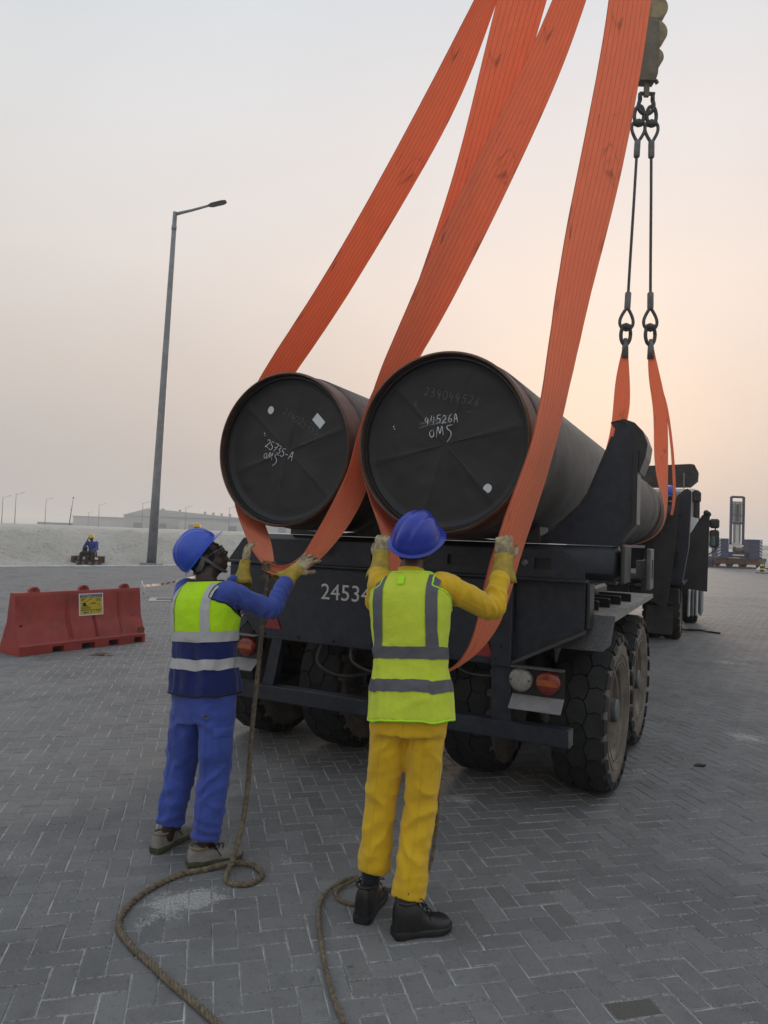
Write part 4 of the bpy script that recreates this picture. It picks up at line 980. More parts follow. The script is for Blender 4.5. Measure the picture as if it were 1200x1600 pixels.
hook_block(3.90, 11.0, 9.02, 'yellow-grey crane hook block high above the tractor, hanging two wire slings', 1.0, 8.0)
hook_block(2.17, 5.22, 9.72, 'crane hook block above the picture top gathering the four orange straps', .8, 6.0)
def wire_sling(xa, za, xb, zb, label):
    r = empty('wire_rope_sling', (xb, 11.0, zb)); tag(r, label, 'wire sling', 'wire rope slings under the far hook')
    d = Vector((xa - xb, 0, za - zb)); L_ = d.length; ax = d.normalized(); side = Vector((ax.z, 0, -ax.x))
    for base, sgn in ((Vector((0, 0, 0)), 1), (d, -1)):
        q = base + ax * (sgn * .0)
        m = MB(); pts = [q + ax * (sgn * (.02 + .34 * (t if t < .5 else 1 - t) * 2)) + side * (.11 * math.sin(2 * math.pi * min(max(t, 0), 1)) * (1 - .55 * abs(1 - 2 * abs(t - .5)) ** 2) * (1 if True else 0)) for t in np.linspace(0, 1, 25)]
        # teardrop eye: wide at the bearing end, pinched at the ferrule
        pts = []
        for t in np.linspace(-1, 1, 25):
            s_ = abs(t); wdt = .105 * math.sin(math.pi * min(1, s_ ** .75)) ** .9; pts.append(q + ax * (sgn * (.36 * s_ ** 1.15)) + side * (math.copysign(wdt, t)))
        m.tube(pts, .026, 8); m.build('eye', MT['wire'], r, smooth_=True)
        m = MB(); m.tube([q + ax * (sgn * .33), q + ax * (sgn * .36), q + ax * (sgn * .58), q + ax * (sgn * .60)], [.04, .05, .05, .04], 10); m.build('ferrule', MT['lightsteel'], r, auto=40)
        m = MB(); c0 = q + ax * (sgn * .05)
        m.tube(torus_pts(c0 - ax * (sgn * .12), side, ax, .075, .16, 20), .03, 8); m.tube([c0 - side * .06, c0 + side * .06], .05, 10); m.build('shackle', MT['chain'], r, smooth_=True)
    n = 60; m = MB()
    for k in range(6):
        m.tube([d * t + side * (.013 * math.cos(k * math.pi / 3 + t * L_ * 22)) + Vector((0, .013 * math.sin(k * math.pi / 3 + t * L_ * 22), 0)) for t in np.linspace(.58 / L_, 1 - .58 / L_, n)], .0105, 5)
    m.build('wire_rope', MT['wire'], r, smooth_=True)
    return r
wire_sling(3.80, 8.42, 3.68, 5.06, 'left steel wire sling hanging from the far hook block')
wire_sling(4.00, 8.42, 4.06, 5.07, 'right steel wire sling hanging from the far hook block')
fs_ = empty('lifting_sling', (3.7, 11.0, 2.0)); tag(fs_, 'far orange webbing sling cradling the right pipe near the tractor', 'sling', 'orange webbing slings round the pipe ends')
FL = [(3.655, 11.0, 4.90), (3.612, 11.0, 4.66), (3.521, 11.0, 4.206), (3.506, 11.0, 3.603), (3.38, 11.05, 2.95), (3.06, 11.12, 2.45), (3.06, 11.15, 2.05), (3.36, 10.98, 1.70), (3.75, 10.80, 1.69), (4.12, 10.66, 1.86), (4.245, 10.66, 2.25), (4.145, 10.95, 2.83), (4.162, 11.0, 3.727), (4.060, 11.0, 4.226), (4.032, 11.0, 4.67), (4.055, 11.0, 4.90)]
FR = [(3.695, 11.0, 4.90), (3.728, 11.0, 4.66), (3.761, 11.0, 4.215), (3.766, 11.0, 3.612), (3.52, 11.3, 2.98), (3.18, 11.40, 2.45), (3.18, 11.42, 2.05), (3.47, 11.24, 1.70), (3.86, 11.06, 1.69), (4.24, 10.92, 1.86), (4.365, 10.92, 2.25), (4.385, 11.0, 2.835), (4.371, 11.0, 3.735), (4.260, 11.0, 4.233), (4.150, 11.0, 4.673), (4.095, 11.0, 4.90)]
strap('strap', rel(FL, fs_), rel(FR, fs_), fs_, MT['strap'], 120, seed=6, cup=.004)
strap('strap', rel([(4.285, 11.02, 4.1), (4.36, 11.06, 3.85), (4.463, 11.1, 3.25), (4.515, 11.1, 2.55), (4.50, 11.15, 2.2)], fs_), rel([(4.300, 11.02, 4.1), (4.40, 11.08, 3.856), (4.513, 11.12, 3.252), (4.579, 11.15, 2.549), (4.56, 11.2, 2.2)], fs_), fs_, MT['strap'], 30, seed=8, across=4)
for x, s_ in ((3.676, 1), (4.075, 1)):
    m = MB(); m.tube([(x - 3.7, 0, 2.62), (x - 3.7, 0, 2.80), (x - 3.7, 0, 2.93)], [.055, .05, .03], 8); m.build('sleeve', MT['lightsteel'], fs_, smooth_=True)

# ---------------------------------------------------------------- tag lines
def rope(name, pts, r, label, group='tag line ropes', pitch=.085, n=None):
    P = cat_rom(pts, 24 * len(pts)); seg = [0.0]
    for i in range(1, len(P)): seg.append(seg[-1] + float(np.linalg.norm(P[i] - P[i - 1])))
    Ltot = seg[-1]; n = int(Ltot / .011); s_ = np.linspace(0, Ltot, n); Pn = np.array(P)
    Q = np.stack([np.interp(s_, seg, Pn[:, k]) for k in range(3)], 1)
    Tn = np.gradient(Q, axis=0); Tn /= np.linalg.norm(Tn, axis=1)[:, None]
    m = MB(); A = None; frames = []
    for i in range(n):
        t = Vector(Tn[i]); A = (Vector((0, 1, 0)) if A is None else A); A = (A - t * A.dot(t)).normalized(); frames.append((Vector(Q[i]), A.copy(), t.cross(A)))
    o0 = Vector(Q[0])
    for k in range(3):
        pts_ = []
        for i, (p, a, b2) in enumerate(frames):
            th = 2 * math.pi * (k / 3 + s_[i] / pitch); pts_.append(p - o0 + (a * math.cos(th) + b2 * math.sin(th)) * (r * .52))
        m.tube(pts_, r * .58, 6)
    o = m.build(name, MT['rope'], smooth_=True); o.location = o0
    tag(o, label, 'rope', group); return o
Z0 = .0125
rp1 = [(-.676, 4.275, 1.475), (-0.686, 4.200, 1.215), (-0.688, 4.080, 0.864), (-0.684, 3.950, 0.575), (-0.672, 3.820, 0.308), (-0.676, 3.700, 0.155), (-.695, 3.60, .05), (-.70, 3.50, Z0), (-.645, 3.455, Z0), (-.57, 3.47, Z0), (-.535, 3.56, Z0), (-.60, 3.65, Z0 + .004), (-.68, 3.648, Z0 + .012), (-.75, 3.62, Z0 + .012), (-.83, 3.585, Z0), (-.93, 3.53, Z0), (-1.03, 3.38, Z0), (-1.075, 3.22, Z0), (-1.06, 3.07, Z0), (-.97, 2.94, Z0), (-.86, 2.83, Z0), (-.75, 2.72, Z0), (-.60, 2.58, Z0), (-.48, 2.46, Z0), (-.30, 2.25, Z0)]
rope('tag_rope', rp1, .0135, 'brown twisted rope hanging from the left sling and looping on the paving by grey shoes')
rp2 = [(.335, 3.62, .62), (.325, 3.57, .42), (.310, 3.52, .26), (.285, 3.47, .13), (.24, 3.43, .035), (.17, 3.40, Z0), (.08, 3.35, Z0), (.03, 3.30, Z0), (-.05, 3.30, Z0), (-.085, 3.345, Z0), (-.15, 3.36, Z0 + .004), (-.195, 3.40, Z0 + .02), (-.10, 3.50, Z0 + .01), (-.04, 3.525, Z0), (.04, 3.48, Z0), (.06, 3.40, Z0 + .02), (.02, 3.325, Z0 + .022)]
rp2 = [(.345, 3.66, .88), (.335, 3.62, .62), (.325, 3.57, .42), (.310, 3.52, .26), (.285, 3.48, .13), (.235, 3.47, .03), (.15, 3.47, Z0), (.06, 3.44, Z0), (.045, 3.36, Z0), (.0, 3.30, Z0), (-.08, 3.31, Z0), (-.15, 3.36, Z0), (-.15, 3.44, Z0 + .006), (-.06, 3.52, Z0 + .02), (-.12, 3.485, Z0 + .024), (-.19, 3.42, Z0 + .012), (-.225, 3.32, Z0), (-.222, 3.20, Z0), (-.205, 3.06, Z0), (-.165, 2.84, Z0), (-.11, 2.62, Z0), (-.06, 2.49, Z0), (.0, 2.3, Z0)]
rope('tag_rope', rp2, .010, 'thin brown twisted rope on the paving round the black boots', pitch=.065)
# knot binding the left sling to its rope
m = MB()
for k in range(4):
    zc = 1.470 + .014 * k
    m.tube([Vector((-.679 + .034 * math.cos(t), 4.285 + .030 * math.sin(t), zc + .006 * math.sin(2 * t + k) - 0)) - Vector((-.68, 4.28, 1.48)) for t in np.linspace(0, 2 * math.pi, 20)], .010, 6)
for k in range(7): a = k * .9; m.tube([Vector((-.685, 4.28, 1.465)) - Vector((-.68, 4.28, 1.48)), Vector((-.70 + .03 * math.cos(a), 4.27 + .03 * math.sin(a), 1.43 - .004 * k)) - Vector((-.68, 4.28, 1.48))], [.006, .003], 5)
m.build('knot', MT['rope'], s1, smooth_=True)

# ================================================================== PEOPLE
def remesh(name, mb, voxel, smooth_it, mats):
    me = mb.mesh(name + '_src', mats)
    fix_normals(me)
    ob = bpy.data.objects.new(name + '_src', me); COL.objects.link(ob)
    md = ob.modifiers.new('r', 'REMESH'); md.mode = 'VOXEL'; md.voxel_size = voxel; md.adaptivity = 0
    if smooth_it: ms = ob.modifiers.new('s', 'SMOOTH'); ms.iterations = smooth_it; ms.factor = .5
    dg = bpy.context.evaluated_depsgraph_get(); out = bpy.data.meshes.new_from_object(ob.evaluated_get(dg)); out.name = name
    bpy.data.objects.remove(ob); bpy.data.meshes.remove(me)
    out.polygons.foreach_set('use_smooth', [True] * len(out.polygons))
    return out
def displace(me, fn):
    n = len(me.vertices); co = np.zeros(n * 3); no = np.zeros(n * 3); me.vertices.foreach_get('co', co); me.vertices.foreach_get('normal', no)
    co = co.reshape(-1, 3); no = no.reshape(-1, 3)
    for i in range(n): co[i] += no[i] * fn(Vector(co[i]))
    me.vertices.foreach_set('co', co.reshape(-1)); me.update()
def make_wrinkle(joints, amp=.0035, seed=0.0):
    """joints: (centre, axis, radius, amplitude, folds per metre)"""
    sv = Vector((seed, seed * 1.7, seed * .6))
    def fn(p):
        d = amp * noise.fractal(p * 9 + sv, 1, 2, 3)
        for c, ax, r_, a, fr in joints:
            q = p - c; w = q.length / r_
            if w < 2.2:
                wt = math.exp(-w * w * 1.2); t = q.dot(ax) * fr + 1.2 * noise.noise(p * 5 + sv) + .35 * noise.noise(p * 14 - sv)
                d += a * wt * (1 - 2 * abs(math.sin(t * math.pi))) 
        return d
    return fn
def smooth_path(P, Rr, n):
    C4 = cat_rom([(*p, 0) for p in P], n); 
    rr = np.array([r if isinstance(r, (tuple, list)) else (r, r) for r in Rr], float); t = np.linspace(0, len(P) - 1, n + 1); i = np.arange(len(P))
    return [Vector(c[:3]) for c in C4], [(float(np.interp(k, i, rr[:, 0])), float(np.interp(k, i, rr[:, 1]))) for k in t]
def limb(mb, P, Rr, n=20, sides=18, ref=None):
    a, b_ = smooth_path(P, Rr, n); mb.tube(a, b_, sides, True, 0, ref)
TORSO = [(-.12, .165, .118), (-.05, .178, .128), (.05, .176, .126), (.15, .166, .118), (.25, .166, .118), (.35, .176, .124), (.42, .184, .124), (.47, .184, .116), (.505, .168, .100), (.535, .130, .080), (.560, .090, .066), (.585, .066, .060)]
class Body:
    def __init__(s, pelvis, neck, face, k=1.0, wide=1.0):
        s.o = Vector(pelvis); s.up = (Vector(neck) - s.o); s.H = s.up.length; s.up.normalize()
        f = Vector(face); f = (f - s.up * f.dot(s.up)).normalized(); s.f = f; s.r = f.cross(s.up).normalized(); s.k = s.H / .585; s.wide = wide
    def dims(s, h):
        hs = [a[0] for a in TORSO]; return float(np.interp(h, hs, [a[1] for a in TORSO])) * s.wide, float(np.interp(h, hs, [a[2] for a in TORSO])) * s.wide
    def at(s, x, y, h):      # x right, y forward, h along the spine (nominal metres)
        return s.o + s.r * x + s.f * y + s.up * (h * s.k)
    def ring(s, h, off=0.0, n=40, e=2.4):
        w, d = s.dims(h); w += off; d += off; out = []
        bulge = .012 * math.exp(-((h - .36) / .12) ** 2)
        for i in range(n):
            t = 2 * math.pi * i / n; c, q = math.cos(t), math.sin(t)
            x = w * math.copysign(abs(c) ** (2 / e), c); y = d * math.copysign(abs(q) ** (2 / e), q) - (bulge if q < 0 else 0)
            out.append(s.at(x, y, h))
        return out
    def surf(s, x, h, side, off, e=2.4):     # point on back (-1) or front (+1)
        w, d = s.dims(h); w += off; d += off; v = max(0, 1 - min(1, abs(x) / w) ** e) ** (1 / e)
        return s.at(x, side * d * v - (.012 * math.exp(-((h - .36) / .12) ** 2) if side < 0 else 0), h)
def head_frame(face, up0):
    f = Vector(face).normalized(); u = Vector(up0); u = (u - f * u.dot(f)).normalized(); return f.cross(u).normalized(), f, u
def add_head(mb, c, F, s=1.0):
    r_, f, u = F; M = Matrix((r_, f, u)).transposed(); c = Vector(c)
    def E(x, y, z, a, b_, d, n=20, m=14): mb.ellipsoid(c + M @ Vector((x * s, y * s, z * s)), a * s, b_ * s, d * s, M, n, m)
    E(0, -.008, .022, .076, .094, .092); E(0, .022, -.045, .060, .066, .072); E(0, .045, -.088, .034, .034, .028); E(0, .058, -.03, .040, .036, .05)
    E(0, .080, .026, .052, .016, .014); E(0, .094, -.020, .011, .014, .030); E(0, .102, -.034, .019, .016, .012)
    E(.040, .062, -.018, .022, .022, .020); E(-.040, .062, -.018, .022, .022, .020)
    E(0, .088, -.062, .026, .014, .009); E(0, .086, -.074, .024, .014, .009)
    for sx in (-1, 1): E(sx * .077, -.012, -.008, .010, .020, .032, 12, 10)
def helmet(parent, c, F, mat, s=1.0, strap_=True):
    r_, f, u = F; M = Matrix((r_, f, u)).transposed(); c = Vector(c)
    na, nr = 96, 22; out = []; inn = []
    def P(a, t, shell):
        ca_, sa_ = math.cos(a), math.sin(a)          # a = 0 front
        fr, sd_ = .128 * ca_, .110 * sa_
        if t <= 0:                                      # brim
            k = -t; flare = .012 * k + (.036 * k) * max(0, ca_) ** 1.8 + .006 * k * max(0, -ca_)
            l = math.hypot(fr, sd_); x, y = sd_ * (1 + flare / l), fr * (1 + flare / l); z = -.004 * k - .012 * k * max(0, ca_) ** 2 + .004 * (1 - k)
        else:
            ph = t * math.pi / 2; cs_, sn_ = math.cos(ph) ** .80, math.sin(ph)
            x, y = sd_ * cs_, fr * cs_; z = .135 * sn_ + .004
            w = min(1, t * 3) * (1 if ca_ < .92 else 1)
            ridge = .008 * math.exp(-((x) / .019) ** 4) + .0045 * math.exp(-((abs(x) - .052) / .009) ** 4)
            groove = -.004 * math.exp(-((abs(x) - .034) / .006) ** 2)
            k = 1 + (ridge + groove) * w / .13
            x *= 1; y *= k; z *= k
            band = .004 * math.exp(-((t - .10) / .05) ** 2); l = math.hypot(x, y) + 1e-6; x *= 1 + band / l; y *= 1 + band / l
        if shell: x *= .972; y *= .972; z = z * .975 - (.002 if t <= 0 else 0)
        return c + M @ (Vector((x, y, z)) * s)
    ts = [-1, -.75, -.5, -.25, -.02] + [(i / (nr - 1)) ** .9 * .985 + .008 for i in range(nr)]
    m = MB(); rings = [[P(2 * math.pi * i / na, t, False) for i in range(na)] for t in ts]; m.loft(rings, False, True)
    rings2 = [[P(2 * math.pi * i / na, t, True) for i in range(na)] for t in ts]; m.loft([list(reversed(q)) for q in rings2], False, True)
    n0 = len(ts) * na
    m.f += [(i, n0 + na - 1 - i, n0 + (na - 2 - i) % na, (i + 1) % na) for i in range(na)]; m.m += [0] * na
    me = m.mesh('helmet', mat, auto=50); fix_normals(me); h = link(bpy.data.objects.new('helmet', me), parent)
    return h, M, c
def glove(parent, wrist, hand_dir, palm_n, thumb_side, curl=.6, spread=.16, s=1.0, cuff_len=.10, mats=('glove_grey', 'glove_yellow'), voxel=.0042):
    """palm_n: the way the palm faces; thumb_side: +1 / -1 along palm_n x hand_dir"""
    d = Vector(hand_dir).normalized(); n = Vector(palm_n); n = (n - d * n.dot(d)).normalized(); sd_ = n.cross(d).normalized() * thumb_side; w = Vector(wrist)
    mb = MB()
    def Q(a, b_, c_): return w + (d * a + sd_ * b_ + n * c_) * s
    # palm
    rings = []
    for a, hw, ht in ((-.03, .027, .021), (.0, .030, .020), (.03, .037, .019), (.06, .043, .018), (.088, .044, .016), (.100, .040, .012)):
        rings.append([Q(a, hw * math.cos(t), ht * math.sin(t) + .004 * (a / .1)) for t in np.linspace(0, 2 * math.pi, 17)[:-1]])
    mb.loft(rings)
    for k, (off, L_) in enumerate(((.032, .073), (.011, .082), (-.011, .076), (-.031, .060))):
        ang = spread * (1.5 - k) * .5; base = Vector((.088, off, .0)); dirf = Vector((math.cos(ang), math.sin(ang), 0)); c0 = curl * (1 + .12 * (k - 1.5)); pts = [base - dirf * .02]; p = base.copy(); bend = c0 * .35; pts.append(p.copy())
        for j, fr in enumerate((.45, .30, .25)):
            v = Vector((dirf.x * math.cos(bend), dirf.y * math.cos(bend), math.sin(bend))); p = p + v * (L_ * fr); pts.append(p.copy()); bend += c0 * .75
        limb(mb, [Q(*q) for q in pts], [.0105 * s, .0115 * s, .0108 * s, .0098 * s, .0082 * s], 14, 10)
    tp = [Vector((.015, .022, .006)), Vector((.035, .042, .012)), Vector((.058, .058, .022)), Vector((.080, .064, .034)), Vector((.094, .064, .042))]
    limb(mb, [Q(*q) for q in tp], [.016 * s, .0155 * s, .0125 * s, .0115 * s, .009 * s], 12, 10)
    me = remesh('glove', mb, voxel * s, 3, MT[mats[0]]); fnw = make_wrinkle([], .0016, w.x * 5); displace(me, fnw); me.materials.clear(); me.materials.append(MT[mats[0]])
    g_ = link(bpy.data.objects.new('glove', me), parent)
    m = MB(); rings = []; ref = sd_
    for a, hw, ht in ((.040, .0440, .0265), (.020, .0425, .0285), (.0, .042, .031), (-.03, .046, .037), (-cuff_len * .7, .060, .052), (-cuff_len, .066, .058), (-cuff_len + .002, .064, .056), (-.05, .044, .036)):
        rings.append([Q(a + .004 * math.sin(3 * t), hw * math.cos(t) * (1 + .05 * math.sin(2 * t + 1)), ht * math.sin(t) + .002) for t in np.linspace(0, 2 * math.pi, 29)[:-1]])
    m.loft(rings, False, False); me = m.mesh('cuff', MT[mats[1]], smooth_=True); displace(me, make_wrinkle([], .003, w.y * 3)); link(bpy.data.objects.new('cuff', me), g_)
    return g_
def shoe(parent, heel, toe, ankle_h, mats, fat=1.0):
    h = Vector((*heel, 0)); d = Vector((*toe, 0)) - h; L_ = d.length; d.normalize(); sd_ = Vector((d.y, -d.x, 0))
    def Q(a, b_, z): return h + d * (a * L_) + sd_ * (b_ * fat) + Vector((0, 0, z))
    m = MB(); rings = []
    prof_ = [(-.01, .026, .030), (.02, .034, .034), (.12, .039, .036), (.30, .037, .034), (.45, .038, .032), (.62, .046, .031), (.78, .049, .031), (.90, .043, .032), (.97, .030, .034), (1.0, .016, .036)]
    for a, w, t in prof_:
        lift = .010 if a > .85 else (.004 if .30 < a < .5 else 0)
        lift = .012 * max(0, (a - .8) / .2) ** 1.5 + .002
        rings.append([Q(a, x * w, z) for x, z in ((-1, lift + .004), (-.9, lift), (.9, lift), (1, lift + .004), (1.02, t * .8), (.94, t), (-.94, t), (-1.02, t * .8))])
    m.loft(rings); so = m.mesh('sole', MT[mats[1]], auto=40); fix_normals(so)
    so_o = link(bpy.data.objects.new('sole', so), None if False else parent)
    up = MB(); rings = []
    topz = [(.00, .022, ankle_h * .80), (.03, .031, ankle_h), (.10, .036, ankle_h * 1.03), (.20, .038, ankle_h * 1.0), (.32, .037, ankle_h * .98), (.42, .036, ankle_h * .86), (.52, .038, .088), (.65, .044, .074), (.78, .047, .066), (.88, .043, .061), (.95, .034, .054), (.99, .018, .042)]
    for a, w, tz in topz:
        row = []
        for t in np.linspace(0, math.pi, 13):
            c_, s_ = math.cos(t), math.sin(t); row.append(Q(a, w * math.copysign(abs(c_) ** .72, c_) * (1 if s_ < .6 else 1), .018 + (tz - .018) * s_ ** .62))
        rings.append(row)
    up.loft(rings, False, False, closed=True); up.loft([rings[0], [Q(-.005, 0, .03)] * 13], False, False); up.loft([rings[-1], [Q(1.0, 0, .03)] * 13], False, False)
    me = remesh('shoe', up, .0065, 3, MT[mats[0]]); displace(me, make_wrinkle([(Q(.55, 0, .07), d, .05, .002, 55)], .0015, L_ * 9)); me.materials.clear(); me.materials.append(MT[mats[0]])
    sh = link(bpy.data.objects.new('shoe', me), parent)
    so_o.parent = sh
    l = MB()
    for k in range(4):
        a = .40 + .075 * k; z = ankle_h * .90 - (ankle_h * .90 - .080) * (k / 3.2)
        l.tube([Q(a - .02, -.026, z - .004), Q(a, -.010, z + .009), Q(a + .01, .010, z + .009), Q(a - .02, .026, z - .004)], .0028, 5)
    l.tube([Q(.40, 0, ankle_h * .96), Q(.42, .03, ankle_h * 1.08), Q(.47, .055, ankle_h * .97), Q(.45, .02, ankle_h * .92)], .0026, 5); l.tube([Q(.40, 0, ankle_h * .96), Q(.40, -.03, ankle_h * 1.05), Q(.47, -.05, ankle_h * .85), Q(.52, -.045, ankle_h * .62)], .0026, 5); l.tube([Q(.41, .005, ankle_h * .95), Q(.50, .04, ankle_h * .80), Q(.55, .05, ankle_h * .52)], .0026, 5)
    l.build('laces', MT['lace'], sh, smooth_=True)
    c_ = MB(); rr = [Q(.19 + .155 * math.cos(t), .036 * math.sin(t), ankle_h * .985 - .004 * math.cos(t)) for t in np.linspace(0, 2 * math.pi, 25)]
    c_.tube(rr, .006, 6); c_.build('collar', MT[mats[2]], sh, smooth_=True)
    return sh

def worker(name, label, J, S, group=None, det=1.0):
    root = empty(name, (J['pelvis'][0], J['pelvis'][1], J.get('base', 0.0)))
    tag(root, label, 'person', group)
    base = root.location.copy()
    V3 = lambda k: Vector(J[k]) - base
    B = Body(V3('pelvis'), V3('neck'), J['face'], wide=S.get('wide', 1.0))
    F = head_frame(J['look'], J['headup']); hc = V3('head')
    vox = .0080 * det
    # --- body (skin) as one surface
    mb = MB(); add_head(mb, hc, F)
    neck_t = hc + Matrix((F[0], F[1], F[2])).transposed() @ Vector((0, -.018, -.07))
    limb(mb, [B.at(0, 0, .50), B.at(0, .0, .585), neck_t, hc], [.062, .056, .052, .05], 10, 16)
    mb.loft([B.ring(h, -.022, 28) for h in np.linspace(-.1, .57, 14)])
    for s_ in 'LR':
        limb(mb, [B.at(.10 * (1 if s_ == 'R' else -1), 0, .45), V3('sh' + s_), V3('el' + s_), V3('wr' + s_), V3('wr' + s_) + (V3('wr' + s_) - V3('el' + s_)).normalized() * .04], [.045, .044, .030, .027, .026], 18, 12)
        limb(mb, [V3('hip' + s_) + B.up * .03, V3('kn' + s_), V3('an' + s_), V3('an' + s_) + Vector((0, 0, -.03))], [.075, .050, .036, .036], 18, 12)
    me = remesh('body', mb, .0062 * det, 3, S['skin']); me.materials.clear(); me.materials.append(S['skin']); link(bpy.data.objects.new('body', me), root)
    # hair cap under the helmet
    mb = MB(); M = Matrix((F[0], F[1], F[2])).transposed()
    mb.ellipsoid(hc + M @ Vector((0, -.016, .018)), .081, .095, .094, M, 20, 14); mb.ellipsoid(hc + M @ Vector((0, -.055, -.025)), .060, .045, .055, M, 16, 10); mb.build('hair', MT['hair'], root, smooth_=True)
    # --- trousers
    mb = MB(); mb.loft([B.ring(h, .012, 30) for h in (-.13, -.08, -.03, .03, .08)])
    jw = []
    for s_ in 'LR':
        hp, kn, an = V3('hip' + s_), V3('kn' + s_), V3('an' + s_); hem = V3('hem' + s_)
        a = S['leg']; limb(mb, [hp + B.up * .05, hp.lerp(kn, .35), kn, kn.lerp(hem, .5), hem], [(a[0], a[0]), (a[1], a[1] * 1.02), (a[2], a[2]), (a[3], a[3] * 1.05), (a[4], a[4] * 1.08)], 26, 22)
        leg = (hem - hp).normalized()
        sg = 1 if s_ == 'R' else -1; jw += [(kn - B.f * .05, (leg + B.r * .5 * sg).normalized(), .12, .0090, 9), (hp.lerp(kn, .55), (B.r + leg * .25 * sg).normalized(), .17, .0050, 13), (kn.lerp(hem, .55) - B.f * .04, (B.r * .8 - leg * .6 * sg).normalized(), .13, .0055, 12), (hem + Vector((0, 0, .05)), leg, .09, S.get('stack', .005), 18), (hp.lerp(kn, .22) - B.f * .06, (leg - B.r * .9 * sg).normalized(), .12, .0055, 8), (kn.lerp(hem, .5), (leg * .4 + B.r * sg).normalized(), .12, .004, 8)]
    jw.append((V3('hipL').lerp(V3('hipR'), .5) - B.up * .07, B.r, .10, .005, 16))
    me = remesh('trousers', mb, vox, 8, S['trouser_mat']); displace(me, make_wrinkle(jw, .004, J['pelvis'][0] * 3 + 2)); me.materials.clear(); me.materials.append(S['trouser_mat']); tr = link(bpy.data.objects.new('trousers', me), root)
    # --- jacket or shirt
    mb = MB(); mb.loft([B.ring(h, .004, 36) for h in list(np.linspace(-.02, .47, 14)) + [.495, .515, .535, .552]])
    jw = [(B.at(0, -.1, .1), B.up, .16, .004, 14)]
    for s_ in 'LR':
        sx = 1 if s_ == 'R' else -1; sh, el, wr = V3('sh' + s_), V3('el' + s_), V3('wr' + s_); cf_ = el.lerp(wr, S.get('cuff', .86)); a = S['arm']
        limb(mb, [B.at(sx * .10, 0, .43), sh, sh.lerp(el, .55), el, el.lerp(cf_, .5), cf_], [.070, a[0], a[1], a[2], a[3], a[4]], 26, 20)
        jw += [(el, (wr - sh).normalized(), .10, .009, 20), (sh.lerp(el, .3), ((el - sh).normalized() + B.up * .5).normalized(), .10, .007, 14), (cf_, (wr - el).normalized(), .07, .004, 26), (el.lerp(cf_, .5), (wr - el).normalized(), .08, .006, 16)]
    limb(mb, [B.at(0, -.005, .52), B.at(0, .004, .575 + S.get('col', .0))], [(.072, .070), (.064, .064)], 6, 22)
    me = remesh('jacket', mb, vox * .9, 4, S['jacket_mat']); displace(me, make_wrinkle(jw, .004, J['pelvis'][0] * 3)); me.materials.clear(); me.materials.append(S['jacket_mat']); jk = link(bpy.data.objects.new('jacket', me), root)
    # --- vest
    if S.get('vest'):
        hz0, hz1 = S['vest_h']; nh, nt_ = 64, 112; off0 = .022
        wr_ = make_wrinkle([(B.at(0, -.1, .12), B.up, .2, .004, 7)], .006, 4.2 + J['pelvis'][0])
        def voff(h): return off0 + .016 * max(0, (.2 - h) / .3)
        arms = [(V3('sh' + s_), V3('el' + s_)) for s_ in 'LR']
        def near_arm(p):
            for (a, b_), sx in zip(arms, (-1, 1)):
                q = a + (a - b_).normalized() * .03; e = b_ - q; t = max(0, min(1, (p - q).dot(e) / e.dot(e))); 
                if (p - (q + e * t)).length < .094 and (p - B.at(0, 0, .42)).dot(B.r) * sx > .122: return True
            return False
        def W(p, h):     # apply shared wrinkle
            c = B.at(0, 0, h); nrm = (p - c).normalized(); an = math.atan2(nrm.dot(B.f), nrm.dot(B.r)); low = max(0, min(1, (.42 - h) / .35))
            dr = noise.noise(Vector((math.cos(an) * 2.6, math.sin(an) * 2.6, h * 1.6 + 3.1 * J['pelvis'][0]))) + .5 * noise.noise(Vector((math.cos(an) * 5.5, math.sin(an) * 5.5, h * 3.5)))
            dg_ = noise.noise(Vector((math.cos(an) * 1.5 + h * 6, math.sin(an) * 1.5 - h * 5, 2.0)))
            return p + nrm * (wr_(p) + .017 * low * dr + .006 * dg_) + B.up * (.014 * low * low * dr)
        hs = list(np.linspace(hz0, .46, nh - 14)) + list(np.linspace(.468, .556, 14))
        rings = [[W(p, h) for p in B.ring(h, voff(h) if h < .47 else off0 - .012 * (h - .47) / .09, nt_)] for h in hs]
        vs = [p for r_ in rings for p in r_]; fs = []; mi = []
        split = S.get('split', -9)
        for i in range(len(hs) - 1):
            for k in range(nt_):
                q = (i * nt_ + k, i * nt_ + (k + 1) % nt_, (i + 1) * nt_ + (k + 1) % nt_, (i + 1) * nt_ + k); c = (vs[q[0]] + vs[q[2]]) / 2
                if hs[i] > .16 and near_arm(c): continue
                fs.append(q); mi.append(1 if hs[i] < split else 0)
        m = MB(); m.add(vs, fs); m.m = mi; vo = m.build('vest', [S['vest'], S.get('vest2', S['vest'])], root, smooth_=True)
        so = vo.modifiers.new('thick', 'SOLIDIFY'); so.thickness = .003; so.offset = -1
        bnd = {}
        for f_ in fs:
            for a, b_ in zip(f_, f_[1:] + f_[:1]): bnd[(a, b_)] = bnd.get((a, b_), 0) + 1
        # edging along free edges
        free = [(a, b_) for (a, b_) in bnd if (b_, a) not in bnd]
        nxt = {a: b_ for a, b_ in free}; seen = set(); m = MB()
        for st in list(nxt):
            if st in seen: continue
            loop = [st]; seen.add(st); c = nxt.get(st)
            while c is not None and c not in seen: loop.append(c); seen.add(c); c = nxt.get(c)
            if len(loop) < 12: continue
            m = MB(); P = [vs[i] for i in loop]; Ps = [(P[i - 2] + P[i - 1] + P[i] + P[(i + 1) % len(P)] + P[(i + 2) % len(P)]) / 5 for i in range(len(P))]; m.tube(Ps + [Ps[0]], .0052, 6, False); m.build('edging', S['edge'], vo, smooth_=True)
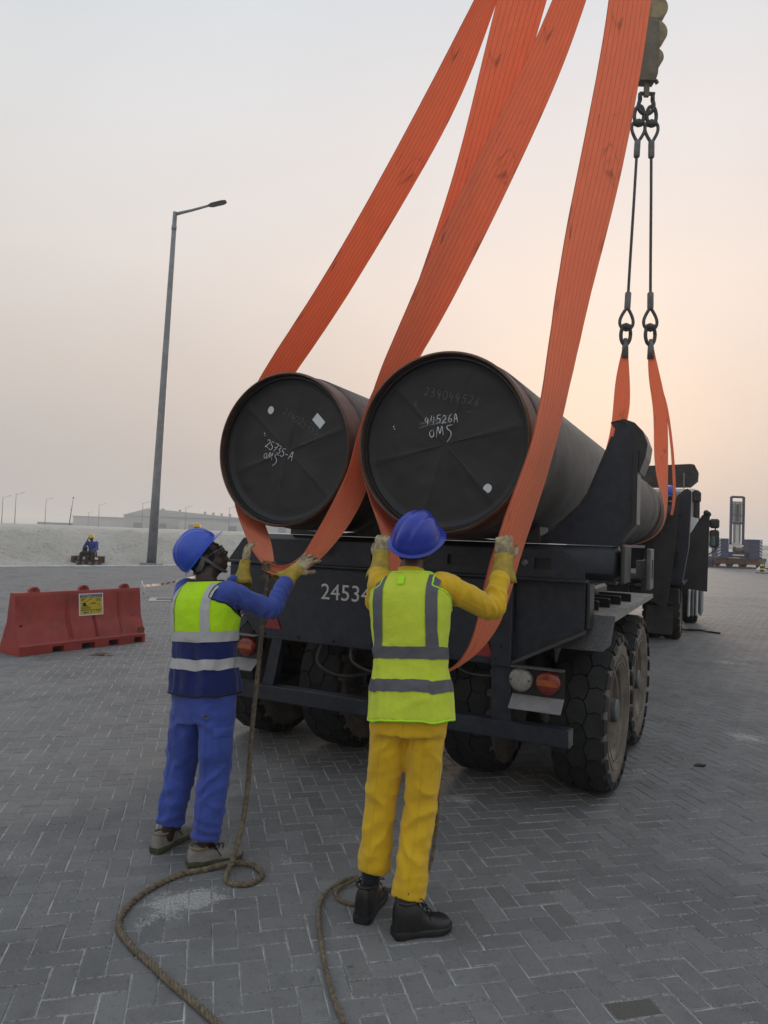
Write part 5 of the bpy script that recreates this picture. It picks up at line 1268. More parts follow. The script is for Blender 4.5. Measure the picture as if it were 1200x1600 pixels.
        def band_h(h0, h1, nm='reflective_band'):
            m = MB(); rr = [[W(p, h) + ((p - B.at(0, 0, h)).normalized()) * .0035 for p in B.ring(h, voff(h), nt_)] for h in np.linspace(h0, h1, 6)]
            vs2 = [p for r_ in rr for p in r_]; f2 = []
            for i in range(5):
                for k in range(nt_): f2.append((i * nt_ + k, i * nt_ + (k + 1) % nt_, (i + 1) * nt_ + (k + 1) % nt_, (i + 1) * nt_ + k))
            m.add(vs2, f2); m.build(nm, S['band'], vo, smooth_=True)
        for h0, h1 in S['bands']: band_h(h0, h1)
        for sx in (-1, 1):
            for side in (-1, 1):
                m = MB(); rr = []; x0, x1 = S['vband']; ht = S['bands'][-1][1]
                for h in list(np.linspace(ht - .01, .46, 22)) + list(np.linspace(.468, .545, 12)):
                    w, d_ = B.dims(h); row = []
                    for q in np.linspace(x0, x1, 5):
                        xx = min(q, (w + .012) * .985); o_ = (voff(h) if h < .47 else off0 - .012 * (h - .47) / .09)
                        p = B.surf(sx * xx, h, side, o_); row.append(W(p, h) + (p - B.at(0, 0, h)).normalized() * .0045)
                    rr.append(row)
                m.loft(rr, False, False, closed=False); m.build('reflective_band', S['band'], vo, smooth_=True)
    # --- helmet, gloves, shoes
    th_ = R(J.get('tilt', 0)); F2 = (F[0], (F[1] * math.cos(th_) + F[2] * math.sin(th_)).normalized(), (F[2] * math.cos(th_) - F[1] * math.sin(th_)).normalized()); M_ = M.copy()
    h, M, c = helmet(root, hc + M @ Vector((0, -.012 - .012 * th_, J.get('hz', .030))), F2, S['helmet']); M = M_
    if S.get('strap'):
        m = MB(); pts = [hc + M @ Vector(q) for q in ((.085, -.03, .02), (.083, .0, -.035), (.066, .022, -.085), (.035, .045, -.118), (0, .055, -.124), (-.035, .045, -.118), (-.066, .022, -.085), (-.083, 0, -.035), (-.085, -.03, .02))]
        P = cat_rom(pts, 40); rr = []
        for i, p in enumerate(P):
            t = Vector(P[min(i + 1, 40)] - P[max(i - 1, 0)]).normalized(); o_ = (Vector(p) - hc); n_ = (o_ - t * o_.dot(t)).normalized(); b2 = t.cross(n_); rr.append([Vector(p) + b2 * .008 + n_ * .004, Vector(p) - b2 * .008 + n_ * .004])
        m.loft(rr, False, False, closed=False); m.build('chin_strap', MT['lightsteel'], h)
        m = MB(); pts = [hc + M @ Vector(q) for q in ((.05, -.088, -.045), (.078, -.06, -.03), (.088, -.03, -.005), (.09, -.02, .03))]
        P = cat_rom(pts, 12); m.loft([[Vector(p) + M @ Vector((0, 0, .018)), Vector(p) - M @ Vector((0, 0, .018))] for p in P], False, False, closed=False); m.build('harness', MT['lightsteel'], h)
    if S.get('glasses'):
        m = MB(); 
        for sx in (-1, 1):
            m.tube(torus_pts(hc + M @ Vector((sx * .036, .100, -.004)), M @ Vector((1, 0, 0)), M @ Vector((0, 0, 1)), .034, .021, 20), .0022, 6)
            m.tube([hc + M @ Vector((sx * .068, .094, .0)), hc + M @ Vector((sx * .085, .04, .002)), hc + M @ Vector((sx * .086, -.02, -.002))], .0028, 6)
        m.tube([hc + M @ Vector((-.012, .104, .0)), hc + M @ Vector((.012, .104, .0))], .0022, 6); gl = m.build('glasses', MT['lightsteel'], h, smooth_=True)
        gl.parent = root
    for s_ in 'LR':
        if 'hd' + s_ in J:
            d, n_, cu_, sp = J['hd' + s_]; glove(root, V3('wr' + s_) + Vector(d).normalized() * .025, d, n_, J.get('ts' + s_, 1 if s_ == 'R' else -1), cu_, sp, S.get('hand', 1.08), .095, S.get('gloves', ('glove_grey', 'glove_yellow')), .0042 * det)
        if 'ft' + s_ in J:
            he, to = J['ft' + s_]; shoe(root, (he[0] - base.x, he[1] - base.y), (to[0] - base.x, to[1] - base.y), S.get('ankle', .095), S['shoe'], S.get('fat', 1.08))
            if S.get('sock'):
                m = MB(); an = V3('an' + s_); limb(m, [Vector((an.x, an.y, S['ankle'] - .02)), Vector((an.x, an.y, S['ankle'] + .03)).lerp(V3('kn' + s_), .0), an.lerp(V3('kn' + s_), .22)], [.042, .041, .042], 8, 16); m.build('sock', MT['sock'], root, smooth_=True)
    return root, B, V3, tr, jk

# --- the worker in yellow
JY = dict(pelvis=(.152, 3.285, .937), neck=(.140, 3.385, 1.560), face=(.30, 1, 0), head=(.162, 3.415, 1.665), look=(.60, .68, .38), headup=(.10, -.45, .9), hz=.034, tilt=7,
          shL=(.008, 3.425, 1.478), shR=(.278, 3.345, 1.478), elL=(-.018, 3.575, 1.372), elR=(.545, 3.49, 1.368), wrL=(-.012, 3.755, 1.555), wrR=(.622, 3.655, 1.565),
          hdL=((.06, .30, .95), (.45, .85, -.2), 1.25, .06), hdR=((.04, .18, .98), (.10, .95, -.2), 1.2, .06), tsL=-1, tsR=1,
          hipL=(.072, 3.305, .905), hipR=(.232, 3.255, .905), knL=(.036, 3.305, .50), knR=(.212, 3.245, .50), anL=(.0, 3.255, .095), anR=(.165, 3.125, .09), hemL=(.014, 3.272, .185), hemR=(.166, 3.155, .128),
          ftL=((-.035, 3.165), (.045, 3.445)), ftR=((.105, 3.075), (.355, 3.165)))
SY = dict(skin=MT['skin2'], trouser_mat=MT['yellow_cloth'], jacket_mat=MT['yellow_cloth'], leg=(.100, .088, .077, .074, .078), arm=(.068, .063, .058, .053, .052), cuff=.76, vest=MT['lime_mesh'], edge=MT['lime_edge'], band=MT['grey_band'],
          vest_h=(-.060, .55), bands=((.055, .105), (.188, .238)), vband=(.098, .148), helmet=MT['blue_helmet'], shoe=('shoe_black', 'shoe_black', 'shoe_black'), ankle=.15, fat=1.16, sock=True, stack=.003, wide=.93)
yw, BY, VY, trY, jkY = worker('person', 'worker in yellow overalls, lime vest and blue helmet pushing the sling, seen from behind', JY, SY)
m = MB(); pp = [BY.surf(x, h, -1, .027) for x, h in ((-.035, .50), (-.005, .50), (-.005, .535), (-.035, .535))]; m.add(pp, [(0, 1, 2, 3)]); m.build('vest_label', MT['lime_edge'], [c for c in yw.children if c.name.startswith('vest')][0])

# --- the worker in blue
JB = dict(pelvis=(-.925, 3.835, .820), neck=(-.955, 3.885, 1.452), face=(.50, .86, 0), head=(-.972, 3.93, 1.548), look=(.78, .28, .54), headup=(-.6, -.12, .75), hz=.030, tilt=22,
          shL=(-1.080, 3.960, 1.365), shR=(-.828, 3.81, 1.368), elL=(-.945, 4.15, 1.275), elR=(-.605, 3.945, 1.275), wrL=(-.825, 4.245, 1.455), wrR=(-.535, 4.175, 1.455),
          hdL=((.05, .30, .95), (.75, .45, -.2), .45, .22), hdR=((.62, .42, .62), (.15, .75, -.60), .35, .42), tsL=-1, tsR=1,
          hipL=(-1.005, 3.875, .790), hipR=(-.842, 3.785, .790), knL=(-1.045, 3.885, .43), knR=(-.835, 3.745, .44), anL=(-1.085, 3.835, .09), anR=(-.855, 3.685, .09), hemL=(-1.082, 3.845, .125), hemR=(-.852, 3.692, .115),
          ftL=((-1.135, 3.765), (-1.02, 4.03)), ftR=((-.925, 3.635), (-.675, 3.765)))
SB = dict(skin=MT['skin'], trouser_mat=MT['blue_cloth'], jacket_mat=MT['blue_cloth'], leg=(.102, .096, .087, .080, .076), arm=(.066, .060, .056, .052, .049), cuff=.78, col=-.025, vest=MT['lime'], vest2=MT['navy_cloth'], split=.262, edge=MT['strap_black'], band=MT['silver_band'],
          vest_h=(.012, .55), bands=((.130, .180), (.262, .312)), vband=(.092, .138), helmet=MT['royal_helmet'], shoe=('shoe_grey', 'sole_green', 'cuff_tan'), ankle=.095, strap=True, glasses=True, stack=.010, wide=.95)
bw, BB, VB, trB, jkB = worker('person', 'worker in blue overalls and lime and navy vest looking up under the left pipe', JB, SB)
def cargo(parent, B, hip, knee, side, mat):
    ax = (knee - hip).normalized(); nn = side.normalized(); tt = ax.cross(nn).normalized()
    bvh = BVHTree.FromObject(parent, bpy.context.evaluated_depsgraph_get())
    def g(t0, t1, w, thick, nm):
        m = MB(); rows = []
        for t in np.linspace(t0, t1, 8):
            row = []
            for a in np.linspace(-w, w, 8):
                o_ = hip + ax * t; dr = (nn + tt * a * 9).normalized(); h_ = bvh.ray_cast(o_ + dr * .3, -dr)
                edge_ = abs(a) >= w * .99 or t in (t0, t1)
                p = h_[0] if h_[0] is not None else o_ + dr * .09
                row.append(p + dr * (thick * (.25 if edge_ else 1)))
            rows.append(row)
        m.loft(rows, False, False, closed=False); m.build(nm, mat, parent, smooth_=True)
    g(.13, .29, .075, .010, 'cargo_pocket'); g(.115, .17, .080, .014, 'pocket_flap')
cargo(trB, BB, VB('hipR'), VB('knR'), (BB.r * .95 - BB.f * .35), MT['blue_cloth'])

def seam(parent, pts, centre_fn, mat, nm='seam', r=.0022, n=40):
    """stitched seam laid on the cloth surface: pts are rough points, cast inwards towards centre_fn(p)"""
    bvh = BVHTree.FromObject(parent, bpy.context.evaluated_depsgraph_get()); P = cat_rom(pts, n); out = []
    for p in P:
        p = Vector(p); c = centre_fn(p); d = (p - c).normalized(); h_ = bvh.ray_cast(c + d * .4, -d)
        if h_[0] is not None: out.append(h_[0] + d * .0006)
    if len(out) > 4: m = MB(); m.tube(out, r, 5); m.build(nm, mat, parent, smooth_=True)
def leg_seams(tr, V, B, mat, hem_off):
    for s_ in 'LR':
        hp, kn, hm = V('hip' + s_), V('kn' + s_), V('hem' + s_)
        def cen(p, hp=hp, kn=kn, hm=hm):
            if p.z > kn.z: t = (p.z - kn.z) / (hp.z - kn.z); return kn.lerp(hp, t)
            t = (p.z - hm.z) / (kn.z - hm.z); return hm.lerp(kn, max(-.2, min(1, t)))
        back = -B.f + B.r * (.15 if s_ == 'R' else -.15); side = B.r * (1 if s_ == 'R' else -1)
        seam(tr, [hp + back * .12 - B.up * .08, hp.lerp(kn, .5) + back * .1, kn + back * .1, kn.lerp(hm, .5) + back * .1, hm + back * .1 + Vector((0, 0, .01))], cen, mat, 'crease', .0018, 60)
        seam(tr, [hp + side * .12, hp.lerp(kn, .5) + side * .1 - B.f * .02, kn + side * .1, hm + side * .1 + Vector((0, 0, .01))], cen, mat, 'seam', .0022, 60)
        ring = [hm + Vector((0, 0, hem_off)) + (B.f * math.cos(a) + B.r * math.sin(a)) * .12 for a in np.linspace(0, 2 * math.pi, 13)]
        0 and seam(tr, ring, lambda p, hm=hm, o=hem_off: Vector((hm.x, hm.y, p.z)), mat, 'hem_stitch', .0016, 48)
leg_seams(trY, VY, BY, MT['yellow_cloth'], .055); leg_seams(trB, VB, BB, MT['blue_cloth'], .04)
seam(trY, [BY.at(.0, -.2, -.02), BY.at(.0, -.2, -.08), BY.at(0, -.2, -.13)], lambda p: BY.at(0, 0, (p - BY.o).dot(BY.up) / BY.k), MT['yellow_cloth'], 'seam', .0025, 20)
for s_ in 'LR':
    for (Bq, Vq, jq, mt) in ((BY, VY, jkY, MT['yellow_cloth']), (BB, VB, jkB, MT['blue_cloth'])):
        sh, el = Vq('sh' + s_), Vq('el' + s_); ax = (el - sh).normalized(); a = ax.orthogonal().normalized(); b2 = ax.cross(a); c = sh.lerp(el, .22)
        seam(jq, [c + (a * math.cos(t) + b2 * math.sin(t)) * .12 for t in np.linspace(0, 2 * math.pi, 13)], lambda p, c=c: c, mt, 'sleeve_seam', .0022, 40)
        seam(jq, [sh.lerp(el, .25) + (-Bq.f * .12 - Bq.up * .02), sh.lerp(el, .6) + (-Bq.f * .1 - Bq.up * .03), el + (-Bq.f * .1 - Bq.up * .04)], lambda p, sh=sh, el=el: sh + (el - sh) * max(0, min(1, (p - sh).dot(el - sh) / (el - sh).dot(el - sh))), mt, 'sleeve_seam', .0020, 30)
# buckle and hip pocket on the blue trousers
bvh_ = BVHTree.FromObject(trB, bpy.context.evaluated_depsgraph_get())
def on_cloth(x, y, h, off): 
    c = BB.at(0, 0, h); d = (BB.at(x, y, h) - c).normalized(); q = bvh_.ray_cast(c + d * .4, -d); return (q[0] if q[0] is not None else BB.at(x, y, h)) + d * off, d
p0_, d0_ = on_cloth(.13, -.12, -.085, .004); m = MB(); m.tube(torus_pts(p0_, d0_.cross(BB.up).normalized(), BB.up, .019, .012, 14), .003, 6); m.build('buckle', MT['lightsteel'], trB, smooth_=True)

# ================================================================== YARD OBJECTS
# --- red plastic barrier
bd = Vector((1.07, 1.55, 0)).normalized(); bz = math.atan2(bd.y, bd.x)
BL = 1.90
bar = empty('road_barrier', (-4.56, 9.08, 0), bz); tag(bar, 'red plastic road barrier with yellow notice standing on the paving', 'barrier')
# local: x along, y away from the camera side, z up; front foot edge at y = 0
def bsec(x):
    """closed section at x: list of (y, z)"""
    endk = max(0, 1 - min(x, BL - x) / .05)
    rib = 0.0
    for c_, w_ in ((.72, .03), (1.11, .028), (1.52, .034)):
        rib = max(rib, 1 - min(1, max(0, (abs(x - c_) - w_ * .55) / (w_ * .45))))
    slot = any(a < x < b_ for a, b_ in ((.44, .60), (.86, 1.06), (1.28, 1.44), (1.70, 1.84)))
    r1 = .040 * rib; zb = .085 if slot else .0
    zs = [(.0, zb), (.0, max(.12, zb)), (.015 + r1 * .2, .135), (.02 + r1, .15), (.10 + r1, .33), (.135 + r1 * .9, .40), (.165 + r1 * .5, .60), (.185, .735), (.19, .77), (.20, .79), (.30, .79), (.31, .77), (.315, .735), (.335, .60), (.365, .40), (.40, .33), (.48, .15), (.50, .12), (.50, zb)]
    cy = .25; k = 1 - .06 * endk ** 2
    return [(cy + (y - cy) * k, z) for y, z in zs]
xs_ = sorted(set([0, .012, .03, .05, BL - .05, BL - .03, BL - .012, BL] + [round(a, 4) for a in np.linspace(.05, BL - .05, 90)] + [v + e for a, b_ in ((.44, .60), (.86, 1.06), (1.28, 1.44), (1.70, 1.84)) for v, e in ((a, -.001), (a, .001), (b_, -.001), (b_, .001))]))
m = MB(); m.loft([[(x + (.06 * (1 - z / .79) * 0), y, z) for y, z in bsec(x)] for x in xs_], True, True); me = m.mesh('barrier_body', MT['barrier'], auto=28); fix_normals(me); link(bpy.data.objects.new('barrier_body', me), bar)
for x in (.28, 1.00, 1.66):
    m = MB(); m.loft([[(x + dx * k, y, z) for dx in (-1, 1) for y in ((.225, .275) if dx < 0 else (.275, .225))] for z, k in ((.788, .075), (.82, .07), (.85, .045), (.858, .02))]); m.build('lug', MT['barrier'], bar, auto=40)
    m = MB(); m.lathe([(.222, 0), (.222, .018), (.278, .018), (.278, 0)], 14, 'y', (x, 0, .822)); m.build('lug_hole', MT['darkplastic'], bar)
for x, z, r_ in ((1.83, .18, .055), (.06, .37, .018), (1.74, .40, .012)):
    yf = .022 if z < .2 else (.10 + (z - .33) * .5 if z < .40 else .135)
    m = MB(); m.lathe([(yf - .006, 0), (yf - .006, r_), (yf + .05, r_ * .95)], 18, 'y', (x, 0, z)); m.build('drain_recess', MT['darkplastic'] if r_ < .03 else MT['crane_red'], bar, auto=40)
# notice on the barrier: white margin, yellow field, black heading, crane pictograms
sg = MB(); n_ = Vector((0, -.985, .17)); 
SX0, SX1, SZ0, SZ1 = .885, 1.262, .440, .745
def sp(x, z): return (x, .146 + (z - .40) * .115 - .0, z)
def quad(m, x0, x1, z0, z1, lift): m.add([(x0, sp(0, z0)[1] - lift, z0), (x1, sp(0, z0)[1] - lift, z0), (x1, sp(0, z1)[1] - lift, z1), (x0, sp(0, z1)[1] - lift, z1)], [(0, 1, 2, 3)])
m = MB()
for dz_ in (0, .004): quad(m, SX0, SX1, SZ0, SZ1, .010 + dz_)
board = m.build('notice_board', MT['white_plain'], bar)
m = MB(); quad(m, SX0 + .018, SX1 - .018, SZ0 + .018, SZ1 - .060, .016); m.build('yellow_print', MT['sign_yellow'], board)
m = MB()
quad(m, SX0 + .018, SX1 - .018, SZ1 - .056, SZ1 - .014, .016)
def L2(x0, z0, x1, z1, w):
    dx, dz_ = x1 - x0, z1 - z0; l_ = math.hypot(dx, dz_); a, b_ = -dz_ / l_ * w, dx / l_ * w
    pts = [(x0 - a, z0 - b_), (x1 - a, z1 - b_), (x1 + a, z1 + b_), (x0 + a, z0 + b_)]; m.add([(p, sp(0, q)[1] - .018, q) for p, q in pts], [(0, 1, 2, 3)])
L2(.925, .60, 1.10, .685, .004); L2(.945, .592, .99, .592, .012); L2(.93, .575, 1.02, .575, .006); L2(.955, .60, .985, .61, .01)
L2(1.07, .605, 1.15, .605, .006); L2(1.11, .605, 1.11, .63, .003); L2(1.05, .600, 1.06, .600, .003)
for k in range(4): L2(1.14, .675 - .012 * k, 1.225, .675 - .012 * k, .002); L2(.915, .675 - .010 * k, .985 - .01 * k, .675 - .010 * k, .002)
for k in range(3): L2(.915, .555 - .010 * k, 1.06, .555 - .010 * k, .002)
L2(.905, .515, 1.24, .515, .004); L2(1.075, .47, 1.075, .512, .003); L2(.95, .485, 1.03, .487, .005); L2(.955, .475, .975, .485, .008); L2(1.10, .485, 1.12, .485, .004); L2(1.15, .500, 1.21, .500, .003); L2(1.165, .478, 1.165, .488, .004); L2(1.185, .475, 1.185, .487, .005); L2(1.19, .575, 1.20, .595, .006)
m.build('black_print', MT['black_print'], board)
m = MB()
for k in range(2):
    x = .92
    while x < 1.22:
        w = random.uniform(.006, .018); zc = SZ1 - .026 - .018 * k; m.add([(p, sp(0, q)[1] - .019, q) for p, q in ((x, zc - .004), (x + w, zc - .004), (x + w, zc + .004), (x, zc + .004))], [(0, 1, 2, 3)]); x += w + .006
m.build('white_print', MT['white_plain'], board)
# --- hazard tape from the barrier lug, knot at the lug and a scrap on the ground
tp = empty('hazard_tape', (-3.60, 10.75, .80)); tag(tp, 'red and white hazard tape strung from the red barrier towards the truck', 'tape')
m0, m1 = MB(), MB(); P = cat_rom([(-3.62, 10.72, .815), (-3.52, 11.6, .80), (-3.45, 12.8, .82), (-3.4, 14.2, .86), (-3.3, 15.6, .92)], 34)
for i in range(34):
    a, b_ = Vector(P[i]) - Vector(tp.location), Vector(P[i + 1]) - Vector(tp.location); tw_ = .012 * math.sin(i * .5)
    (m0 if i % 2 else m1).add([a + Vector((tw_, 0, -.017)), b_ + Vector((tw_, 0, -.017)), b_ + Vector((-tw_, 0, .017)), a + Vector((-tw_, 0, .017))], [(0, 1, 2, 3)])
o = m0.build('red_stripes', MT['tape_red'], tp); o['kind'] = 'stuff'; o = m1.build('white_stripes', MT['white_plain'], tp); o['kind'] = 'stuff'
m = MB(); m.tube([(-.02, .02, .07), (.0, -.03, .05), (.03, -.03, .0), (.03, -.02, -.07), (.02, -.02, -.10)], [(.03, .008), (.03, .01), (.028, .012), (.03, .008), (.03, .004)], 8); m.build('tape_knot', MT['white_plain'], tp, smooth_=True)
m = MB()
for k in range(4):
    a = Vector((-3.80 + .07 * k, 9.42 + random.uniform(-.06, .06), .012)); d = Vector((random.uniform(.08, .16), random.uniform(-.08, .1), 0)); s_ = Vector((-d.y, d.x, 0)).normalized() * .025
    m.add([a - s_, a + d - s_ + Vector((0, 0, .03)), a + d + s_ + Vector((0, 0, .02)), a + s_, a - s_ - Vector((0, 0, .01)), a + d - s_ + Vector((0, 0, .028)), a + d + s_ + Vector((0, 0, .018)), a + s_ - Vector((0, 0, .01))], [(0, 1, 2, 3), (7, 6, 5, 4)], k % 2)
o = m.build('tape_scrap', [MT['tape_red'], MT['white_plain']]); tag(o, 'crumpled scrap of red and white tape lying in front of the barrier', 'tape')
# --- inspection cover frame
fr = MB(); fr.box(-.45, .45, -.4, .4, .002, .012, .004); o = fr.build('cover_frame', MT['concrete']); o.location = (-5.05, 17.0, 0); o.rotation_euler = (0, 0, R(14)); tag(o, 'pale concrete inspection cover frame set in the paving behind the barrier', 'cover')
m = MB(); m.box(-.28, .28, -.22, .22, .013, .018, .002); c_ = m.build('cover_plate', MT['darkplastic'], o)

# --- lamp posts
def lamp_post(loc, h, r0, r1, arm, az, label, group, head=True, lean=0.0, mat=None):
    mat = mat or MT['galv']
    r = empty('lamp_post', loc); tag(r, label, 'lamp post', group)
    n = 14; m = MB(); m.tube([(lean * h * t, 0, h * t) for t in np.linspace(0, 1, 6)], [r0 + (r1 - r0) * t for t in np.linspace(0, 1, 6)], n); m.build('pole', mat, r, smooth_=True)
    dx, dy = math.cos(az), math.sin(az); top = Vector((lean * h, 0, h - .1))
    m = MB(); m.tube([top, top + Vector((dx * arm * .5, dy * arm * .5, .28 * arm * .5)), top + Vector((dx * arm, dy * arm, .30 * arm))], [r1 * .8, r1 * .62, r1 * .55], 8); m.build('arm', mat, r, smooth_=True)
    if head:
        e = top + Vector((dx * arm, dy * arm, .30 * arm)); d = Vector((dx, dy, .28)).normalized(); s_ = Vector((-dy, dx, 0)); u_ = d.cross(s_); m = MB(); k = arm / 2.0
        rings = []
        for a, w, t in ((-.12, .07, .06), (.0, .16, .08), (.15, .23, .09), (.75, .24, .09), (.92, .20, .07), (1.0, .12, .05)):
            rings.append([e + d * (a * k) + s_ * (sx * w * k) + u_ * (sz * t * k) for sx, sz in ((-1, -.5), (1, -.5), (1, .3), (.7, .6), (-.7, .6), (-1, .3))])
        m.loft(rings); m.build('lamp_head', MT['darkplastic'], r, auto=30)
    return r
G_L = 'street lamp posts'
lp = lamp_post((-10.60, 32.7, .03), 16.45, .218, .098, 1.60, R(0), 'tall grey lamp post standing on the kerb left of the pipes', G_L, lean=.020)
m = MB(); m.box(-.42, .42, -.42, .42, -.02, .06, .02); m.build('base_plate', MT['galv'], lp)
m = MB(); m.tube([(.31, 0, 15.6), (.315, 0, 15.8)], .12, 12); m.build('collar', MT['galv'], lp, smooth_=True)
for i, (px, y, h, az, lab) in enumerate(((-64.5, 120, 5.0, 0, 'thin distant lamp post at the far left edge'), (-62.3, 120, 5.6, 0, 'distant lamp post second from the left edge'), (-66.7, 140, 5.6, 0, 'distant lamp post between the left pair and the mast'),
                                    (-60.2, 150, 5.2, 0, 'distant lamp post just right of the radio mast'), (-44.2, 130, 5.2, 0, 'distant lamp post in front of the left end of the warehouse'), (-39.1, 140, 5.0, 0, 'distant lamp post in front of the middle of the warehouse'), (-79, 190, 4.2, 0, 'small distant lamp post left of the radio mast'), (-30.5, 140, 5.2, 0, 'distant lamp post seen just left of the left pipe'))):
    lamp_post((px, y, 1.0), h, .075, .04, .9, R(8), lab, G_L, True)
mast = empty('radio_mast', (-88.5, 200, 1.0)); tag(mast, 'slender leaning radio mast in the far desert on the left', 'mast')
m = MB(); m.tube([(0, 0, 0), (.35, 0, 4), (.85, 0, 8.6)], [.16, .12, .05], 8); m.build('pole', MT['chain'], mast); m = MB(); m.tube([(.82, 0, 8.2), (.82, 0, 8.5)], .22, 8); m.build('aerial', MT['chain'], mast); m = MB(); m.tube([(.38, 0, 4.8), (.38, 0, 5.0)], .2, 8); m.build('clamp', MT['chain'], mast)
# --- warehouses
wh = empty('warehouse', (-70, 250, .9)); tag(wh, 'long pale warehouse with sloped roof on the horizon behind the blue worker', 'warehouse')
m = MB(); m.box(-21.5, 28, 0, 60, 0, 5.0); m.build('wall', MT['far_wall'], wh)
m = MB(); m.prism([(-22, 4.95), (-21.5, 4.8), (28.2, 4.8), (28.2, 5.05), (22, 5.25), (-13, 7.6)], -.4, 60, 'y'); m.build('roof', MT['far_roof'], wh)
m = MB(); m.box(-.2, 48, -6, -.5, 0, 3.6); m.build('lean_to', MT['far_wall'], wh)
for x, zt in ((-9, 7.2), (-3, 7.0), (6, 6.6), (9, 6.4), (12, 6.2), (15, 6.1), (19, 5.8), (24, 5.6)):
    m = MB(); m.tube([(x, 4, zt - 1.4), (x, 4, zt + .5)], .35, 8); m.box(x - .5, x + .5, 3.5, 4.5, zt + .35, zt + .6); m.build('roof_vent', MT['far_roof'], wh)
for x in (-18, -9, 3, 17, 24, 34):
    m = MB(); m.box(x, x + 2.6, -.15 if x < -1 else -6.1, .1 if x < -1 else -5.9, .2, 2.4); m.build('loading_door', MT['far_door'], wh)
w2 = empty('warehouse', (-140, 320, .9)); tag(w2, 'low flat-roofed pale shed farther left on the horizon', 'warehouse')
m = MB(); m.box(0, 24, 0, 20, 0, 4.6); m.build('wall', MT['far_wall'], w2); m = MB(); m.box(-.4, 24.4, -.4, 20.4, 4.6, 5.0); m.build('roof', MT['far_roof'], w2); m = MB(); m.box(24.5, 52, 2, 18, 0, 2.6); m.build('annex', MT['far_wall'], w2); m = MB(); m.box(-16, -1, 0, 4, 0, 1.6); m.build('low_wall', MT['far_door'], w2)
# --- fence line of small posts on the plain
for k in range(9):
    m = MB(); m.box(-.12, .12, -.1, .1, 0, 1.5 + .3 * (k % 2), .02); m.box(-.5, .5, -.12, .12, .9, 1.05, .02); o = m.build('marker_post', MT['chain']); o.location = (-92 - 3.5 * k + random.uniform(-.6, .6), 170 + 2 * k, 1.0); tag(o, 'tiny dark fence post on the far left horizon, %s from the right' % ('nearest', 'second', 'third', 'fourth', 'fifth', 'sixth', 'seventh', 'eighth', 'ninth')[k], 'post', 'fence posts on the far horizon')
# --- mobile crane far right
cr_ = empty('mobile_crane', (31.75, 63.6, 0)); tag(cr_, 'blue mobile crane seen from behind at the far end of the yard', 'crane')
for sx in (-1, 1):
    m = MB(); x0, x1 = (-2.0, -1.02) if sx < 0 else (.88, 1.98)
    m.box(x0, x1, -.5, .7, .90, 2.62, .02); cw = m.build('counterweight', MT['crane_blue'], cr_)
    for k in range(3): m = MB(); m.box(x0 + .01, x1 - .01, -.515, -.50, 1.25 + .45 * k, 1.28 + .45 * k); m.build('seam', MT['crane_grey'], cw)
    xe = x0 if sx < 0 else x1 - .26
    for k in range(6):
        z = .98 + .27 * k; m = MB(); a, b_ = (0, .18) if sx < 0 else (.18, 0); m.add([(xe, -.52, z + a), (xe + .26, -.52, z + b_), (xe + .26, -.52, z + b_ + .12), (xe, -.52, z + a + .12)], [(0, 1, 2, 3)]); m.build('warning_stripe', MT['white_plain'], cw)
m = MB(); m.box(-.62, -.50, .0, .3, 2.1, 6.42, .01); m.build('boom_rail', MT['crane_blue'], cr_)
m = MB(); m.box(.50, .62, .0, .3, 2.1, 6.42, .01); m.build('boom_rail', MT['crane_blue'], cr_)
for z0, z1 in ((6.30, 6.48), (5.92, 5.98), (3.95, 4.12), (4.75, 4.78)): m = MB(); m.box(-.5, .5, .02, .28, z0, z1); m.build('boom_crosspiece', MT['crane_blue'], cr_)
m = MB(); m.box(-.34, .34, .12, .22, 2.0, 3.94); m.build('boom_section', MT['crane_pale'], cr_)
m = MB(); m.box(-.40, .40, .14, .24, 4.13, 5.9); m.build('boom_section', MT['crane_pale'], cr_)
m = MB(); m.tube([(0, .05, 4.2), (0, .05, 5.75)], .10, 10); m.build('boom_ram', MT['crane_grey'], cr_)
for x in (-.27, -.2, .2, .27): m = MB(); m.tube([(x, .06, 2.3), (x, .06, 5.85)], .018, 6); m.build('hoist_line', MT['crane_grey'], cr_)
for sx in (-1, 1):
    for k in range(6): m = MB(); m.box(sx * .44 - .04, sx * .44 + .04, .05, .15, 4.3 + .27 * k, 4.40 + .27 * k); m.build('roller', MT['crane_grey'], cr_)
m = MB(); m.lathe([(-.42, 0), (-.42, .30), (-.36, .30), (-.36, .22), (.36, .22), (.36, .30), (.42, .30), (.42, 0)], 24, 'x', (0, -.25, 1.65)); m.build('winch_drum', MT['crane_grey'], cr_, auto=40)
m = MB(); m.box(-.85, .75, -.2, 1.5, .95, 1.45, .04); m.build('slew_platform', MT['crane_blue'], cr_); m = MB(); m.box(-.55, .45, -.32, -.24, 1.12, 1.24); m.build('name_plate', MT['white_plain'], cr_)
m = MB(); m.box(-1.95, 2.05, .1, 9, .35, .88, .03); m.build('carrier_deck', MT['crane_red'], cr_); m = MB(); m.box(-.9, .9, -.02, .09, .40, .80, .01); m.build('tail_panel', MT['wood'], cr_)
for x0, x1 in ((-2.75, -1.97), (2.07, 2.8)):
    m = MB(); m.box(x0, x1, .3, 1.0, .62, .95, .02); m.build('outrigger_box', MT['lightsteel'], cr_); m = MB(); m.box(x0 + .1, x1 - .1, .35, .95, .12, .6, .02); m.build('outrigger_leg', MT['crane_blue'], cr_)
m = MB(); m.box(-3.2, 3.2, -.2, 1.6, .0, .11, .02); m.build('ground_mat', MT['wood'], cr_)
